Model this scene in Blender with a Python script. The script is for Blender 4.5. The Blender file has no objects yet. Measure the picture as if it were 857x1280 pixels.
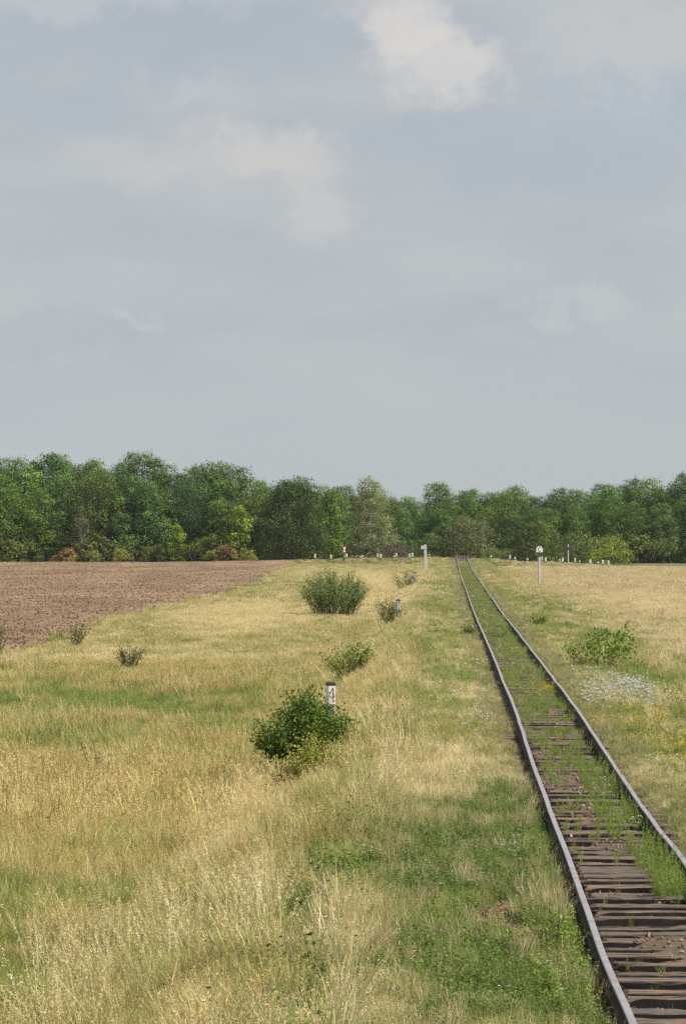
import bpy, math, random
import numpy as np
from mathutils import Vector

S = bpy.context.scene
COL = S.collection
rng = np.random.default_rng(7)
random.seed(7)

# ------------------------------------------------------------------ camera
F, PX0, HOR, CH = 4000.0, 428.5, 662.0, 4.67      # focal length in photo pixels, centre, horizon row, eye height
cam = bpy.data.objects.new("camera", bpy.data.cameras.new("camera"))
COL.objects.link(cam)
cam.data.sensor_fit = 'VERTICAL'; cam.data.sensor_height = 24.0
cam.data.lens = 24.0 * F / 1280.0
cam.location = (0, 0, CH)
cam.rotation_euler = (math.radians(90) + math.atan((HOR - 640) / F), 0, 0)
cam.data.clip_start = 0.5; cam.data.clip_end = 9000
S.camera = cam

# ------------------------------------------------------------------ light
SUN_EL, SUN_AZ = math.radians(50), math.radians(105)       # azimuth clockwise from +Y (north)
sd = Vector((math.sin(SUN_AZ) * math.cos(SUN_EL), math.cos(SUN_AZ) * math.cos(SUN_EL), math.sin(SUN_EL)))
sun = bpy.data.objects.new("sun", bpy.data.lights.new("sun", 'SUN'))
COL.objects.link(sun)
sun.data.energy = 5.0; sun.data.angle = math.radians(0.5); sun.data.color = (1.0, 0.95, 0.86)
sun.rotation_euler = sd.to_track_quat('Z', 'Y').to_euler()
S.view_settings.view_transform = 'Standard'; S.view_settings.look = 'None'
S.view_settings.exposure = 0.30; S.view_settings.gamma = 1.0
S.view_settings.use_curve_mapping = False
S.cycles.use_denoising = False
S.cycles.max_bounces = 6; S.cycles.diffuse_bounces = 3; S.cycles.transmission_bounces = 3
S.cycles.transparent_max_bounces = 8; S.cycles.volume_bounces = 0

W = bpy.data.worlds.new("World"); S.world = W; W.use_nodes = True
nt = W.node_tree; nt.nodes.clear()
def N(nt, t, **kw):
    n = nt.nodes.new(t)
    for k, v in kw.items(): setattr(n, k, v)
    return n
def lk(nt, a, b): nt.links.new(a, b)
class E:                                               # tiny expression helper for node maths
    def __init__(s, nt, sock): s.nt, s.s = nt, sock
    def _op(s, op, *o):
        n = N(s.nt, 'ShaderNodeMath', operation=op)
        for i, x in enumerate((s,) + o):
            if isinstance(x, E): lk(s.nt, x.s, n.inputs[i])
            else: n.inputs[i].default_value = x
        return E(s.nt, n.outputs[0])
    def __add__(s, o): return s._op('ADD', o)
    def __sub__(s, o): return s._op('SUBTRACT', o)
    def __mul__(s, o): return s._op('MULTIPLY', o)
    def __truediv__(s, o): return s._op('DIVIDE', o)
    def sqrt(s): return s._op('SQRT')
    def max(s, o): return s._op('MAXIMUM', o)
    def clamp(s): return s._op('MAXIMUM', 0.0)._op('MINIMUM', 1.0)
    def smooth(s, a, b):
        n = N(s.nt, 'ShaderNodeMapRange', interpolation_type='SMOOTHSTEP')
        lk(s.nt, s.s, n.inputs[0]); n.inputs[1].default_value = a; n.inputs[2].default_value = b
        return E(s.nt, n.outputs[0])
def mixc(nt, fac, a, b):
    n = N(nt, 'ShaderNodeMix', data_type='RGBA')
    for i, x in ((0, fac), (6, a), (7, b)):
        if isinstance(x, E): x = x.s
        if isinstance(x, bpy.types.NodeSocket): lk(nt, x, n.inputs[i])
        elif i == 0: n.inputs[0].default_value = x
        else: n.inputs[i].default_value = (*x, 1)
    return n.outputs[2]
def noise(nt, vec, scale, detail=4, rough=0.55, dist=0.0):
    n = N(nt, 'ShaderNodeTexNoise'); lk(nt, vec, n.inputs['Vector'])
    n.inputs['Scale'].default_value = scale; n.inputs['Detail'].default_value = detail
    n.inputs['Roughness'].default_value = rough; n.inputs['Distortion'].default_value = dist
    return n
def comb(nt, x, y, z=0.0):
    n = N(nt, 'ShaderNodeCombineXYZ')
    for i, v in enumerate((x, y, z)):
        if isinstance(v, E): lk(nt, v.s, n.inputs[i])
        else: n.inputs[i].default_value = v
    return n.outputs[0]

sky = N(nt, 'ShaderNodeTexSky', sky_type='NISHITA', sun_disc=False)
sky.sun_elevation = SUN_EL; sky.sun_rotation = SUN_AZ
tc = N(nt, 'ShaderNodeTexCoord'); sp = N(nt, 'ShaderNodeSeparateXYZ'); lk(nt, tc.outputs['Generated'], sp.inputs[0])
dx, dy, dz = (E(nt, sp.outputs[i]) for i in range(3))
dyy = (dy * dy + 0.05).sqrt()
u = dx / dyy * 10.0; v = dz / dyy * 10.0               # tangent-like direction coordinates: 1 unit = 0.1 rad
BASE_SKY = (0.435, 0.464, 0.482)
n1 = noise(nt, comb(nt, u * 0.6, v * 2.2), 1.6, 5, 0.5)
f1 = E(nt, n1.outputs[0])
colr = mixc(nt, f1.smooth(0.32, 0.7), (0.396, 0.434, 0.468), (0.454, 0.474, 0.486))
colr = mixc(nt, v.smooth(0.9, 0.0) * 0.75, colr, BASE_SKY)          # even veil near the horizon
nw = noise(nt, comb(nt, u, v * 1.4), 3.2, 7, 0.62); nwb = noise(nt, comb(nt, u, v, 5.0), 6.0, 6, 0.6)
wu = u + (E(nt, nw.outputs[0]) - 0.5) * 0.5; wv = v + (E(nt, nwb.outputs[0]) - 0.5) * 0.4
def blob(px, py, rx, ry, hard, c, amount):
    global colr
    cu, cv = (px - PX0) / 400.0, (HOR - py) / 400.0
    a = (wu - cu) / (rx / 400.0); b = (wv - cv) / (ry / 400.0)
    d = (a * a + b * b).sqrt()
    m = d.smooth(1.15 + (1 - hard) * 0.5, 0.75 - 0.9 * (1 - hard)) * amount
    colr = mixc(nt, m, colr, c)
DARK = (0.350, 0.400, 0.450); CREAM = (0.595, 0.560, 0.530); PALE = (0.520, 0.525, 0.525)
blob(160, 60, 330, 60, 0.1, DARK, 0.55)
blob(820, 150, 170, 50, 0.1, (0.36, 0.43, 0.49), 0.6)
blob(600, 205, 260, 45, 0.0, DARK, 0.4)
blob(60, 425, 170, 30, 0.1, DARK, 0.35)
blob(600, 402, 130, 25, 0.1, DARK, 0.35)
blob(140, 15, 200, 25, 0.1, PALE, 0.5)
blob(780, 75, 110, 60, 0.45, PALE, 0.6)
blob(545, 95, 70, 48, 0.6, (0.62, 0.595, 0.57), 0.72)
blob(510, 50, 56, 48, 0.6, (0.65, 0.615, 0.58), 0.75)
blob(475, 10, 60, 25, 0.4, PALE, 0.7)
blob(345, 205, 75, 40, 0.35, (0.60, 0.565, 0.53), 0.6)
blob(220, 215, 120, 34, 0.2, CREAM, 0.3)
blob(395, 265, 40, 50, 0.3, CREAM, 0.42)
blob(715, 388, 60, 22, 0.25, PALE, 0.5)
blob(165, 400, 45, 12, 0.2, PALE, 0.4)
blob(240, 135, 60, 26, 0.2, PALE, 0.35)
SKY_ST = 0.09
sc10 = N(nt, 'ShaderNodeVectorMath', operation='SCALE'); lk(nt, colr, sc10.inputs[0]); sc10.inputs['Scale'].default_value = 0.93 / SKY_ST
mx = N(nt, 'ShaderNodeMix', data_type='RGBA'); mx.inputs[0].default_value = 0.93
lk(nt, sky.outputs[0], mx.inputs[6]); lk(nt, sc10.outputs[0], mx.inputs[7])
bg = N(nt, 'ShaderNodeBackground'); bg.inputs[1].default_value = SKY_ST; lk(nt, mx.outputs[2], bg.inputs[0])
wo = N(nt, 'ShaderNodeOutputWorld'); lk(nt, bg.outputs[0], wo.inputs[0])

# ------------------------------------------------------------------ helpers
def tag(o, label=None, cat=None, group=None, kind=None):
    if label: o['label'] = label
    if cat: o['category'] = cat
    if group: o['group'] = group
    if kind: o['kind'] = kind
    return o
def empty(name, loc, rz=0.0):
    o = bpy.data.objects.new(name, None); COL.objects.link(o)
    o.location = loc; o.rotation_euler = (0, 0, rz); o.empty_display_size = 0.1
    return o
def mk_mesh(name, verts, faces, mats=(), midx=None, smooth=False, vc=None):
    me = bpy.data.meshes.new(name)
    verts = np.asarray(verts, dtype=np.float32)
    if isinstance(faces, np.ndarray):
        nf, k = faces.shape
        me.vertices.add(len(verts)); me.vertices.foreach_set('co', verts.ravel())
        me.loops.add(nf * k); me.loops.foreach_set('vertex_index', faces.astype(np.int32).ravel())
        me.polygons.add(nf); me.polygons.foreach_set('loop_start', np.arange(0, nf * k, k, dtype=np.int32))
        me.polygons.foreach_set('loop_total', np.full(nf, k, dtype=np.int32))
    else:
        me.from_pydata(verts.tolist(), [], faces)
    for m in mats: me.materials.append(m)
    if midx is not None: me.polygons.foreach_set('material_index', np.asarray(midx, dtype=np.int32))
    me.update(calc_edges=True)
    me.polygons.foreach_set('use_smooth', np.full(len(me.polygons), smooth))
    if vc is not None:
        a = me.attributes.new('vc', 'FLOAT_COLOR', 'POINT')
        vv = np.ones((len(verts), 4), dtype=np.float32); vv[:, :3] = vc
        a.data.foreach_set('color', vv.ravel())
    return me
def obj(name, me, parent=None, loc=(0, 0, 0)):
    o = bpy.data.objects.new(name, me); COL.objects.link(o); o.parent = parent; o.location = loc
    return o
class MB:                                              # mesh collector for small hard-surface parts
    def __init__(s): s.v, s.f, s.m = [], [], []
    def add(s, v, f, m=0):
        b = len(s.v); s.v += [tuple(x) for x in v]; s.f += [tuple(i + b for i in q) for q in f]; s.m += [m] * len(f)
    def prism(s, poly, z0, z1, m=0, top=None, fn=lambda p: p, top_m=None):
        top = top or poly; n = len(poly)
        v = [fn((x, y, z0)) for x, y in poly] + [fn((x, y, z1)) for x, y in top]
        b = len(s.v); s.add(v, [(i, (i + 1) % n, n + (i + 1) % n, n + i) for i in range(n)] + [tuple(range(n))[::-1]], m)
        s.f.append(tuple(b + n + i for i in range(n))); s.m.append(m if top_m is None else top_m)
    def box(s, x0, x1, y0, y1, z0, z1, m=0, bev=0.0):
        c = bev
        if c: poly = [(x0 + c, y0), (x1 - c, y0), (x1, y0 + c), (x1, y1 - c), (x1 - c, y1), (x0 + c, y1), (x0, y1 - c), (x0, y0 + c)]
        else: poly = [(x0, y0), (x1, y0), (x1, y1), (x0, y1)]
        s.prism(poly, z0, z1, m)
    def mesh(s, name, mats, smooth=False): return mk_mesh(name, s.v, s.f, mats, s.m, smooth)
def tubes(paths, nseg=6):                              # paths: list of (pts Nx3, radii N) -> verts, quads
    V, Q, b = [], [], 0
    for pts, rad in paths:
        pts = np.asarray(pts, float); n = len(pts)
        t = np.gradient(pts, axis=0); t /= np.linalg.norm(t, axis=1)[:, None] + 1e-9
        a = np.cross(t, [0.31, 0.95, 0.05]); a /= np.linalg.norm(a, axis=1)[:, None] + 1e-9
        c = np.cross(t, a)
        th = np.arange(nseg) * 2 * math.pi / nseg
        ring = pts[:, None] + np.asarray(rad)[:, None, None] * (np.cos(th)[None, :, None] * a[:, None] + np.sin(th)[None, :, None] * c[:, None])
        V.append(ring.reshape(-1, 3))
        i = np.arange(n - 1)[:, None] * nseg; j = np.arange(nseg)[None]; j2 = (j + 1) % nseg
        Q.append(np.stack([b + i + j, b + i + j2, b + i + nseg + j2, b + i + nseg + j], -1).reshape(-1, 4)); b += n * nseg
    return np.concatenate(V), np.concatenate(Q)
def leaves(c, nrm, ln, wd, r):                         # diamond-ish leaf quads; c centre, nrm normal, returns verts, quads
    n = len(c); nrm = nrm / (np.linalg.norm(nrm, axis=1)[:, None] + 1e-9)
    a = r.normal(size=(n, 3)); a -= (a * nrm).sum(1)[:, None] * nrm; a /= np.linalg.norm(a, axis=1)[:, None] + 1e-9
    b = np.cross(nrm, a)
    ln = np.broadcast_to(ln, n)[:, None] * 0.5; wd = np.broadcast_to(wd, n)[:, None] * 0.5
    k = r.uniform(0.5, 1.0, (n, 4, 1))
    V = np.stack([c - a * ln * k[:, 0], c - b * wd * k[:, 1] + a * ln * .15, c + a * ln * k[:, 2] + nrm * ln * r.uniform(-.5, .3, (n, 1)), c + b * wd * k[:, 3] - a * ln * .1], 1).reshape(-1, 3)
    return V, np.arange(n * 4).reshape(-1, 4)

# lattice value noise
_G = np.random.default_rng(3).random((256, 256))
def vnoise(x, y):
    xi = np.floor(x).astype(int); yi = np.floor(y).astype(int); fx = x - xi; fy = y - yi
    fx = fx * fx * (3 - 2 * fx); fy = fy * fy * (3 - 2 * fy)
    g = lambda i, j: _G[i & 255, j & 255]
    return (g(xi, yi) * (1 - fx) + g(xi + 1, yi) * fx) * (1 - fy) + (g(xi, yi + 1) * (1 - fx) + g(xi + 1, yi + 1) * fx) * fy
def fbm(x, y, o=4):
    a, t, s = 1.0, 0.0, 0.0
    x = np.asarray(x, float); y = np.asarray(y, float)
    for k in range(o):
        t = t + a * vnoise(x * 2 ** k + 17.3 * k, y * 2 ** k + 5.1 * k); s += a; a *= 0.55
    return t / s
def sst(x, a, b):
    t = np.clip((x - a) / (b - a), 0, 1); return t * t * (3 - 2 * t)

# ------------------------------------------------------------------ the lie of the land
TRACE = [  # photo row, left rail column, right rail column
 (713,573.8,591.3),(725,577.3,598.6),(736.7,582.6,607.7),(748.3,586,614.7),(760,589.6,621.7),(771.7,595.4,631),(783,600.3,641),
 (801,607.3,655.6),(822,617.4,671.4),(843,625,688),(864,633.6,704),(885,643,720.8),(904,648.2,734.5),(927,655.5,749),(948,664,761.5),
 (967.7,671,775),(995,681,792.5),(1010,686.6,802.5),(1037,697.4,823.5),(1064,709,847),(1092,718,867),(1123,728.8,885),(1146,737,898),
 (1169,744.6,911),(1192,752,924.5),(1215,761.5,939),(1238,771.5,953),(1261,782.6,967),(1280,791,979)]
_ty = np.array([18680.0 / (p[0] - HOR) for p in TRACE])[::-1]
_tl = np.array([(p[1] - PX0) / F * (18680.0 / (p[0] - HOR)) for p in TRACE])[::-1]
_tr = np.array([(p[2] - PX0) / F * (18680.0 / (p[0] - HOR)) for p in TRACE])[::-1]
def nominal(Y): return 2.606 + 0.03138 * np.asarray(Y, float)
_tr = np.where(_ty < 43.2, _tl + 1.585, _tr)
_c = (_tl + _tr) / 2 - nominal(_ty); _g = (_tr - _tl)
_sm = lambda q_: np.convolve(np.pad(q_, 2, mode='edge'), [.12, .23, .3, .23, .12], mode='valid')
_c = .5 * np.clip(_c, -.12, .12) + .5 * _sm(np.clip(_c, -.12, .12)); _g = _sm(_g); _g = 1.59 + np.clip((_g - 1.59) * 0.5, -.035, .035)
_yy = np.concatenate([[-60, 0, 22], _ty, [400, 460, 700]]); _cc = np.concatenate([[0, 0, 0], _c, [.1, .2, .2]]); _gg = np.concatenate([[1.59] * 3, _g, [1.59] * 3])
def cx(Y): return nominal(Y) + np.interp(Y, _yy, _cc)
def gauge(Y): return np.interp(Y, _yy, _gg)
def TP(Y): return np.interp(Y, [0, 355, 400, 450, 490, 505, 520, 600, 900], [0, 0, -.12, .05, .3, .3, .1, -.5, -.5])
def BL(Y): return np.interp(Y, [0, 100, 300, 450, 540, 800], [-1.45, -1.4, -1.3, -.9, -.8, -.5])
def BR(Y): return np.interp(Y, [0, 100, 280, 400, 560, 620, 900], [-.62, -.66, -.45, -.85, -1.6, -1.8, -1.5])
def RH(X): return np.interp(X, [-30, -5, 14, 18, 22, 28, 33, 38, 41, 60], [-.5, -.05, .22, .28, .1, -.3, -.5, -.78, -1.0, -1.5])
def HT(X, Y):
    X = np.asarray(X, float); Y = np.asarray(Y, float)
    s = X - nominal(Y)
    top = -.315 + TP(Y)
    bump = (fbm(X * .35, Y * .35, 3) - .5) * .22 * sst(np.abs(s), 2.0, 4.5) + (fbm(X * 1.7 + 40, Y * 1.7, 2) - .5) * .07 * sst(np.abs(s), 1.1, 1.6)
    sh = top + .115 * sst(np.abs(s), .92, 1.25)
    sh = sh + (1 - sst(np.abs(s), .8, .95)) * .10 * sst(fbm(s * 1.1 + 31, Y * .42 + 11, 3), .46, .66)
    l = sh + (BL(Y) - sh) * sst(-s, 3.6, 7.6); r = sh + (BR(Y) - sh) * sst(s, 2.7, 5.2)
    h = np.where(s < 0, l, r) + bump
    w = 1 - sst(np.abs(Y - 497), 5.2, 11.0)
    rd = RH(X) - .05
    rd = np.where(np.abs(s) < 3, np.minimum(rd, .2), rd)
    return h * (1 - w) + rd * w
def Hs(x, y): return float(HT(np.array([x]), np.array([y]))[0])
def at(px, Y): return (px - PX0) / F * Y
def near_row(px, py):                                    # ground point seen at a photo pixel
    Y = 18680.0 / (py - HOR)
    for _ in range(12): Y = F * (CH - Hs(at(px, Y), Y)) / (py - HOR)
    return at(px, Y), Y

# ------------------------------------------------------------------ materials
def mat(name): 
    m = bpy.data.materials.new(name); m.use_nodes = True
    return m, m.node_tree, m.node_tree.nodes['Principled BSDF']
def simple(name, c, rough=.7, var=.25, scale=6.0, metal=0.0, dirt=None, bump=.0):
    m, t, p = mat(name)
    tcn = N(t, 'ShaderNodeTexCoord'); n = noise(t, tcn.outputs['Object'], scale, 5, .6)
    c2 = dirt or tuple(x * (1 - var) for x in c)
    f = E(t, n.outputs[0]).smooth(.42, .68)
    lk(t, mixc(t, f * (1.0 if not dirt else .8), c, c2), p.inputs['Base Color'])
    p.inputs['Roughness'].default_value = rough; p.inputs['Metallic'].default_value = metal
    if bump:
        b = N(t, 'ShaderNodeBump'); b.inputs['Strength'].default_value = bump; b.inputs['Distance'].default_value = .02
        lk(t, n.outputs[0], b.inputs['Height']); lk(t, b.outputs[0], p.inputs['Normal'])
    return m
def leafmat(name, src, transl=.3, tint=None, rough=.6, objvar=0.0, spec=.12):
    m, t, p = mat(name)
    a = N(t, 'ShaderNodeAttribute', attribute_name='vc'); c = a.outputs['Color']
    if src == 'inst':
        b = N(t, 'ShaderNodeAttribute', attribute_name='tcol', attribute_type='INSTANCER')
        k = N(t, 'ShaderNodeMix', data_type='RGBA', blend_type='MULTIPLY'); k.inputs[0].default_value = 1
        lk(t, a.outputs['Color'], k.inputs[6]); lk(t, b.outputs['Color'], k.inputs[7]); c = k.outputs[2]
    if tint:
        k = N(t, 'ShaderNodeMix', data_type='RGBA', blend_type='MULTIPLY'); k.inputs[0].default_value = 1
        lk(t, c, k.inputs[6]); k.inputs[7].default_value = (*tint, 1); c = k.outputs[2]
    if objvar:
        oi = N(t, 'ShaderNodeObjectInfo'); r = E(t, oi.outputs['Random'])
        hs = N(t, 'ShaderNodeHueSaturation'); lk(t, (r * (objvar * .07) + (.5 - objvar * .085)).s, hs.inputs['Hue'])
        lk(t, ((r * 7.31)._op('FRACT') * objvar + (1 - objvar * .5)).s, hs.inputs['Value'])
        lk(t, c, hs.inputs['Color']); c = hs.outputs[0]
    lk(t, c, p.inputs['Base Color']); p.inputs['Roughness'].default_value = rough
    p.inputs['Specular IOR Level'].default_value = spec
    tr = N(t, 'ShaderNodeBsdfTranslucent'); lk(t, c, tr.inputs[0])
    ms = N(t, 'ShaderNodeMixShader'); ms.inputs[0].default_value = transl
    lk(t, p.outputs[0], ms.inputs[1]); lk(t, tr.outputs[0], ms.inputs[2])
    lk(t, ms.outputs[0], t.nodes['Material Output'].inputs[0])
    return m
M_GR = leafmat('grass_blades', 'inst', .24)
M_WHITEP = leafmat('white_petals', 'vc', .3, (.82, .82, .78)); M_YELP = leafmat('yellow_petals', 'vc', .3, (.75, .55, .04)); M_PINKP = leafmat('pink_petals', 'vc', .3, (.55, .28, .3))
M_BARK = simple('bark', (.13, .10, .075), .9, .5, 9)
M_PALEBARK = simple('pale_bark', (.33, .30, .26), .9, .5, 9)
M_STEM = simple('twig_bark', (.12, .085, .05), .85, .4, 9)
M_WHITE = simple('white_paint', (.74, .73, .69), .6, .2, 9, dirt=(.52, .49, .43)); M_BLACK = simple('black_paint', (.025, .025, .028), .6, .3, 8)
M_CONC = simple('weathered_concrete', (.38, .37, .34), .85, .35, 14)
M_WOODP = simple('weathered_post_paint', (.55, .53, .49), .75, .3, 7, dirt=(.36, .33, .29))
M_RED = simple('red_paint', (.36, .07, .05), .5, .2, 6)
M_STEELD = simple('dark_steel', (.06, .055, .05), .6, .3, 20, .5)

# ground
m, t, p = mat('ground_soil'); M_GROUND = m
g = N(t, 'ShaderNodeNewGeometry'); pos = g.outputs['Position']
a = N(t, 'ShaderNodeAttribute', attribute_name='vc')
na = noise(t, pos, .9, 6, .65); nb = noise(t, pos, 11, 5, .7)
c = mixc(t, E(t, na.outputs[0]).smooth(.35, .65), (.7, .7, .7), (1.25, 1.2, 1.1))
k = N(t, 'ShaderNodeMix', data_type='RGBA', blend_type='MULTIPLY'); k.inputs[0].default_value = 1
lk(t, a.outputs['Color'], k.inputs[6]); lk(t, c, k.inputs[7])
k2 = N(t, 'ShaderNodeMix', data_type='RGBA', blend_type='MULTIPLY'); k2.inputs[0].default_value = 1
lk(t, k.outputs[2], k2.inputs[6]); lk(t, mixc(t, E(t, nb.outputs[0]).smooth(.3, .7), (.55, .55, .55), (1.35, 1.3, 1.25)), k2.inputs[7])
lk(t, k2.outputs[2], p.inputs['Base Color']); p.inputs['Roughness'].default_value = .95
b = N(t, 'ShaderNodeBump'); b.inputs['Strength'].default_value = .7; b.inputs['Distance'].default_value = .05
lk(t, nb.outputs[0], b.inputs['Height']); lk(t, b.outputs[0], p.inputs['Normal'])
m, t, p = mat('ploughed_soil'); M_SOIL = m
g = N(t, 'ShaderNodeNewGeometry'); pos = g.outputs['Position']
mp = N(t, 'ShaderNodeMapping'); lk(t, pos, mp.inputs[0]); mp.inputs['Scale'].default_value = (.12, .03, 1)
na = noise(t, mp.outputs[0], 1.0, 5, .6); nb = noise(t, pos, 2.2, 6, .7)
c = mixc(t, E(t, na.outputs[0]).smooth(.35, .65), (.165, .100, .054), (.255, .165, .094))
c = mixc(t, E(t, nb.outputs[0]).smooth(.60, .74) * .45, c, (.36, .27, .18))
c = mixc(t, E(t, nb.outputs[0]).smooth(.42, .28) * .5, c, (.13, .08, .055))
lk(t, c, p.inputs['Base Color']); p.inputs['Roughness'].default_value = .95
b = N(t, 'ShaderNodeBump'); b.inputs['Strength'].default_value = 1; b.inputs['Distance'].default_value = .12
lk(t, nb.outputs[0], b.inputs['Height']); lk(t, b.outputs[0], p.inputs['Normal'])
# sleepers
m, t, p = mat('weathered_sleeper_wood'); M_WOOD = m
tcn = N(t, 'ShaderNodeTexCoord'); oi = N(t, 'ShaderNodeObjectInfo')
ad = N(t, 'ShaderNodeVectorMath', operation='ADD'); lk(t, tcn.outputs['Object'], ad.inputs[0])
rv = comb(t, E(t, oi.outputs['Random']) * 50.0, E(t, oi.outputs['Random']) * 13.0, 0.0); lk(t, rv, ad.inputs[1])
mp = N(t, 'ShaderNodeMapping'); lk(t, ad.outputs[0], mp.inputs[0]); mp.inputs['Scale'].default_value = (.8, 9, 9)
na = noise(t, mp.outputs[0], 1.7, 7, .7, .4); nb = noise(t, ad.outputs[0], 2.2, 4, .6)
fa = E(t, na.outputs[0]); fb = E(t, nb.outputs[0])
c = mixc(t, fa.smooth(.36, .66), (.04, .028, .021), (.25, .168, .11))
c = mixc(t, fb.smooth(.52, .68) * .6, c, (.30, .14, .065))
c = mixc(t, (E(t, oi.outputs['Random']) * 3.7)._op('FRACT') * .7, c, (.075, .066, .064))
c = mixc(t, fa.smooth(.43, .36), c, (.012, .009, .008))
lk(t, c, p.inputs['Base Color']); p.inputs['Roughness'].default_value = .85
b = N(t, 'ShaderNodeBump'); b.inputs['Strength'].default_value = 1; b.inputs['Distance'].default_value = .03
lk(t, na.outputs[0], b.inputs['Height']); lk(t, b.outputs[0], p.inputs['Normal'])
M_TAR_SHADE = simple('creosoted_side_with_shade', (.018, .014, .012), .8, .5, 5.0, dirt=(.05, .033, .024))  # creosote black, with the shade on the sleeper sides painted into the colour
# rail
m, t, p = mat('worn_rail_head'); M_RTOP = m
g = N(t, 'ShaderNodeNewGeometry'); na = noise(t, g.outputs['Position'], 3.0, 5, .6)
lk(t, mixc(t, E(t, na.outputs[0]).smooth(.35, .7), (.33, .315, .335), (.25, .225, .23)), p.inputs['Base Color'])
p.inputs['Metallic'].default_value = .25; p.inputs['Roughness'].default_value = .5
M_RUST = simple('rusty_rail_side', (.045, .030, .024), .85, .4, 3.0, .1, dirt=(.085, .048, .032))
M_STONE = leafmat('stone_grit', 'inst', 0.0, rough=.9)
m, t, p = mat('old_asphalt'); M_ASPH = m
g = N(t, 'ShaderNodeNewGeometry'); na = noise(t, g.outputs['Position'], 4, 6, .7)
lk(t, mixc(t, na.outputs[0], (.05, .05, .05), (.11, .105, .10)), p.inputs['Base Color']); p.inputs['Roughness'].default_value = .9

# ------------------------------------------------------------------ what grows where (world-space patches)
PATCH = []
def patch(px, py, rx, ry, kind, amt=1.0):
    x, y = near_row(px, py); he = CH - Hs(x, y)
    PATCH.append((x, y, rx * y / F, ry * y * y / (F * he), kind, amt))
# kind: g greener, s straw, w leafy weeds, b bare, r reddish, y yellowish flowers, f white flowers, p pale tall straw, o grey-green
for a in [(590,1080,110,75,'w',1),(640,1010,60,30,'w',.9),(470,1060,110,40,'w',.55),(620,1190,120,40,'w',.9),(700,1250,70,40,'w',1),(560,1240,90,40,'w',.6),
          (400,1130,90,60,'w',.6),(385,1060,60,30,'w',.7),(370,1210,60,60,'w',.7),(300,1180,40,50,'w',.4),(330,1250,60,60,'w',.5),(330,1080,70,25,'w',.35),(420,1045,60,14,'w',.9),
          (480,1250,60,45,'s',.9),(420,1170,40,25,'s',.8),(340,1265,40,25,'s',.9),(455,1160,30,25,'s',.7),(550,975,60,25,'p',.9),(470,1000,70,14,'p',.7),(310,1040,60,35,'p',1),
          (270,1090,60,30,'p',.8),(640,970,25,20,'p',.7),(590,985,40,12,'b',.6),(620,925,50,18,'b',.55),(610,960,40,10,'b',.8),
          (628,1150,42,44,'b',1),(680,1100,25,14,'s',.8),(600,1130,30,14,'s',.5),
          (130,885,220,18,'g',1),(250,905,120,20,'g',.7),(60,870,90,16,'g',.8),(120,1000,180,12,'r',.6),(60,985,80,9,'r',.7),(40,955,60,10,'o',.6),(240,960,50,20,'o',.5),
          (170,830,160,10,'p',.5),(250,862,90,8,'r',.6),(300,775,80,22,'p',.9),(200,780,50,12,'y',.35),(300,800,70,10,'y',.5),(430,795,60,9,'y',.5),(20,940,70,12,'y',.6),(130,1010,160,14,'p',.5),
          (60,1050,120,30,'p',.5),(100,1130,140,40,'g',.35),(30,1240,60,60,'g',.5),(290,735,60,8,'g',.9),(260,745,60,6,'g',.7),
          (470,730,55,14,'p',1),(470,760,60,14,'p',.8),(420,720,60,8,'p',.5),(560,760,30,14,'g',.7),(545,800,40,14,'g',.6),(560,850,40,12,'g',.5),(520,860,50,14,'s',.4),
          (470,850,50,20,'s',.6),(590,815,20,12,'s',.8),(600,870,30,14,'s',.7),(560,910,50,18,'s',.4),(570,735,30,10,'g',.8),(530,735,40,8,'g',.4),(490,900,45,25,'s',.5),(500,960,40,14,'s',.6),
          (785,868,42,14,'f',1),(760,860,30,10,'o',.5),(790,905,70,14,'y',.9),(830,930,40,30,'y',.5),(840,870,40,20,'g',.8),(790,930,60,20,'g',.6),(840,900,30,14,'o',.7),
          (790,965,60,18,'s',.7),(800,1005,50,12,'s',.9),(830,1035,40,22,'w',1),(760,940,30,15,'o',.7),(850,760,90,20,'p',.5),(800,740,120,10,'r',.5),(700,722,90,5,'r',.7),(640,760,40,14,'y',.4),
          (640,745,40,14,'g',.6),(670,800,40,16,'s',.3),(700,765,50,16,'g',.5),(700,830,40,20,'o',.5),(740,800,60,30,'g',.5),(620,730,30,14,'s',.6),(710,745,40,8,'y',.4)]:
    patch(*a)
def pv(X, Y, kind):
    r = np.zeros(len(X)); wx = X + (fbm(X * .8, Y * .5, 3) - .5) * .03 * Y; wy = Y + (fbm(X * .7 + 9, Y * .4, 3) - .5) * .22 * Y
    for (x, y, rx, ry, k, a) in PATCH:
        if k == kind:
            d = ((wx - x) / rx) ** 2 + ((wy - y) / ry) ** 2
            r = np.maximum(r, a * (1 - sst(d, .45, 1.35)))
    return r
def field_edge(Y): return -22.2 + 2.6 * (1 - sst(Y, 150, 240)) + 1.6 * np.sin(np.asarray(Y) * .021 + 1.0) - 1.2 * sst(Y, 380, 460) + (fbm(np.asarray(Y) * .12, np.zeros_like(Y), 4) - .5) * 3.2
def infield(X, Y): return ((X - nominal(Y)) < field_edge(Y)) & (Y < 533) & (Y > 40)

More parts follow.
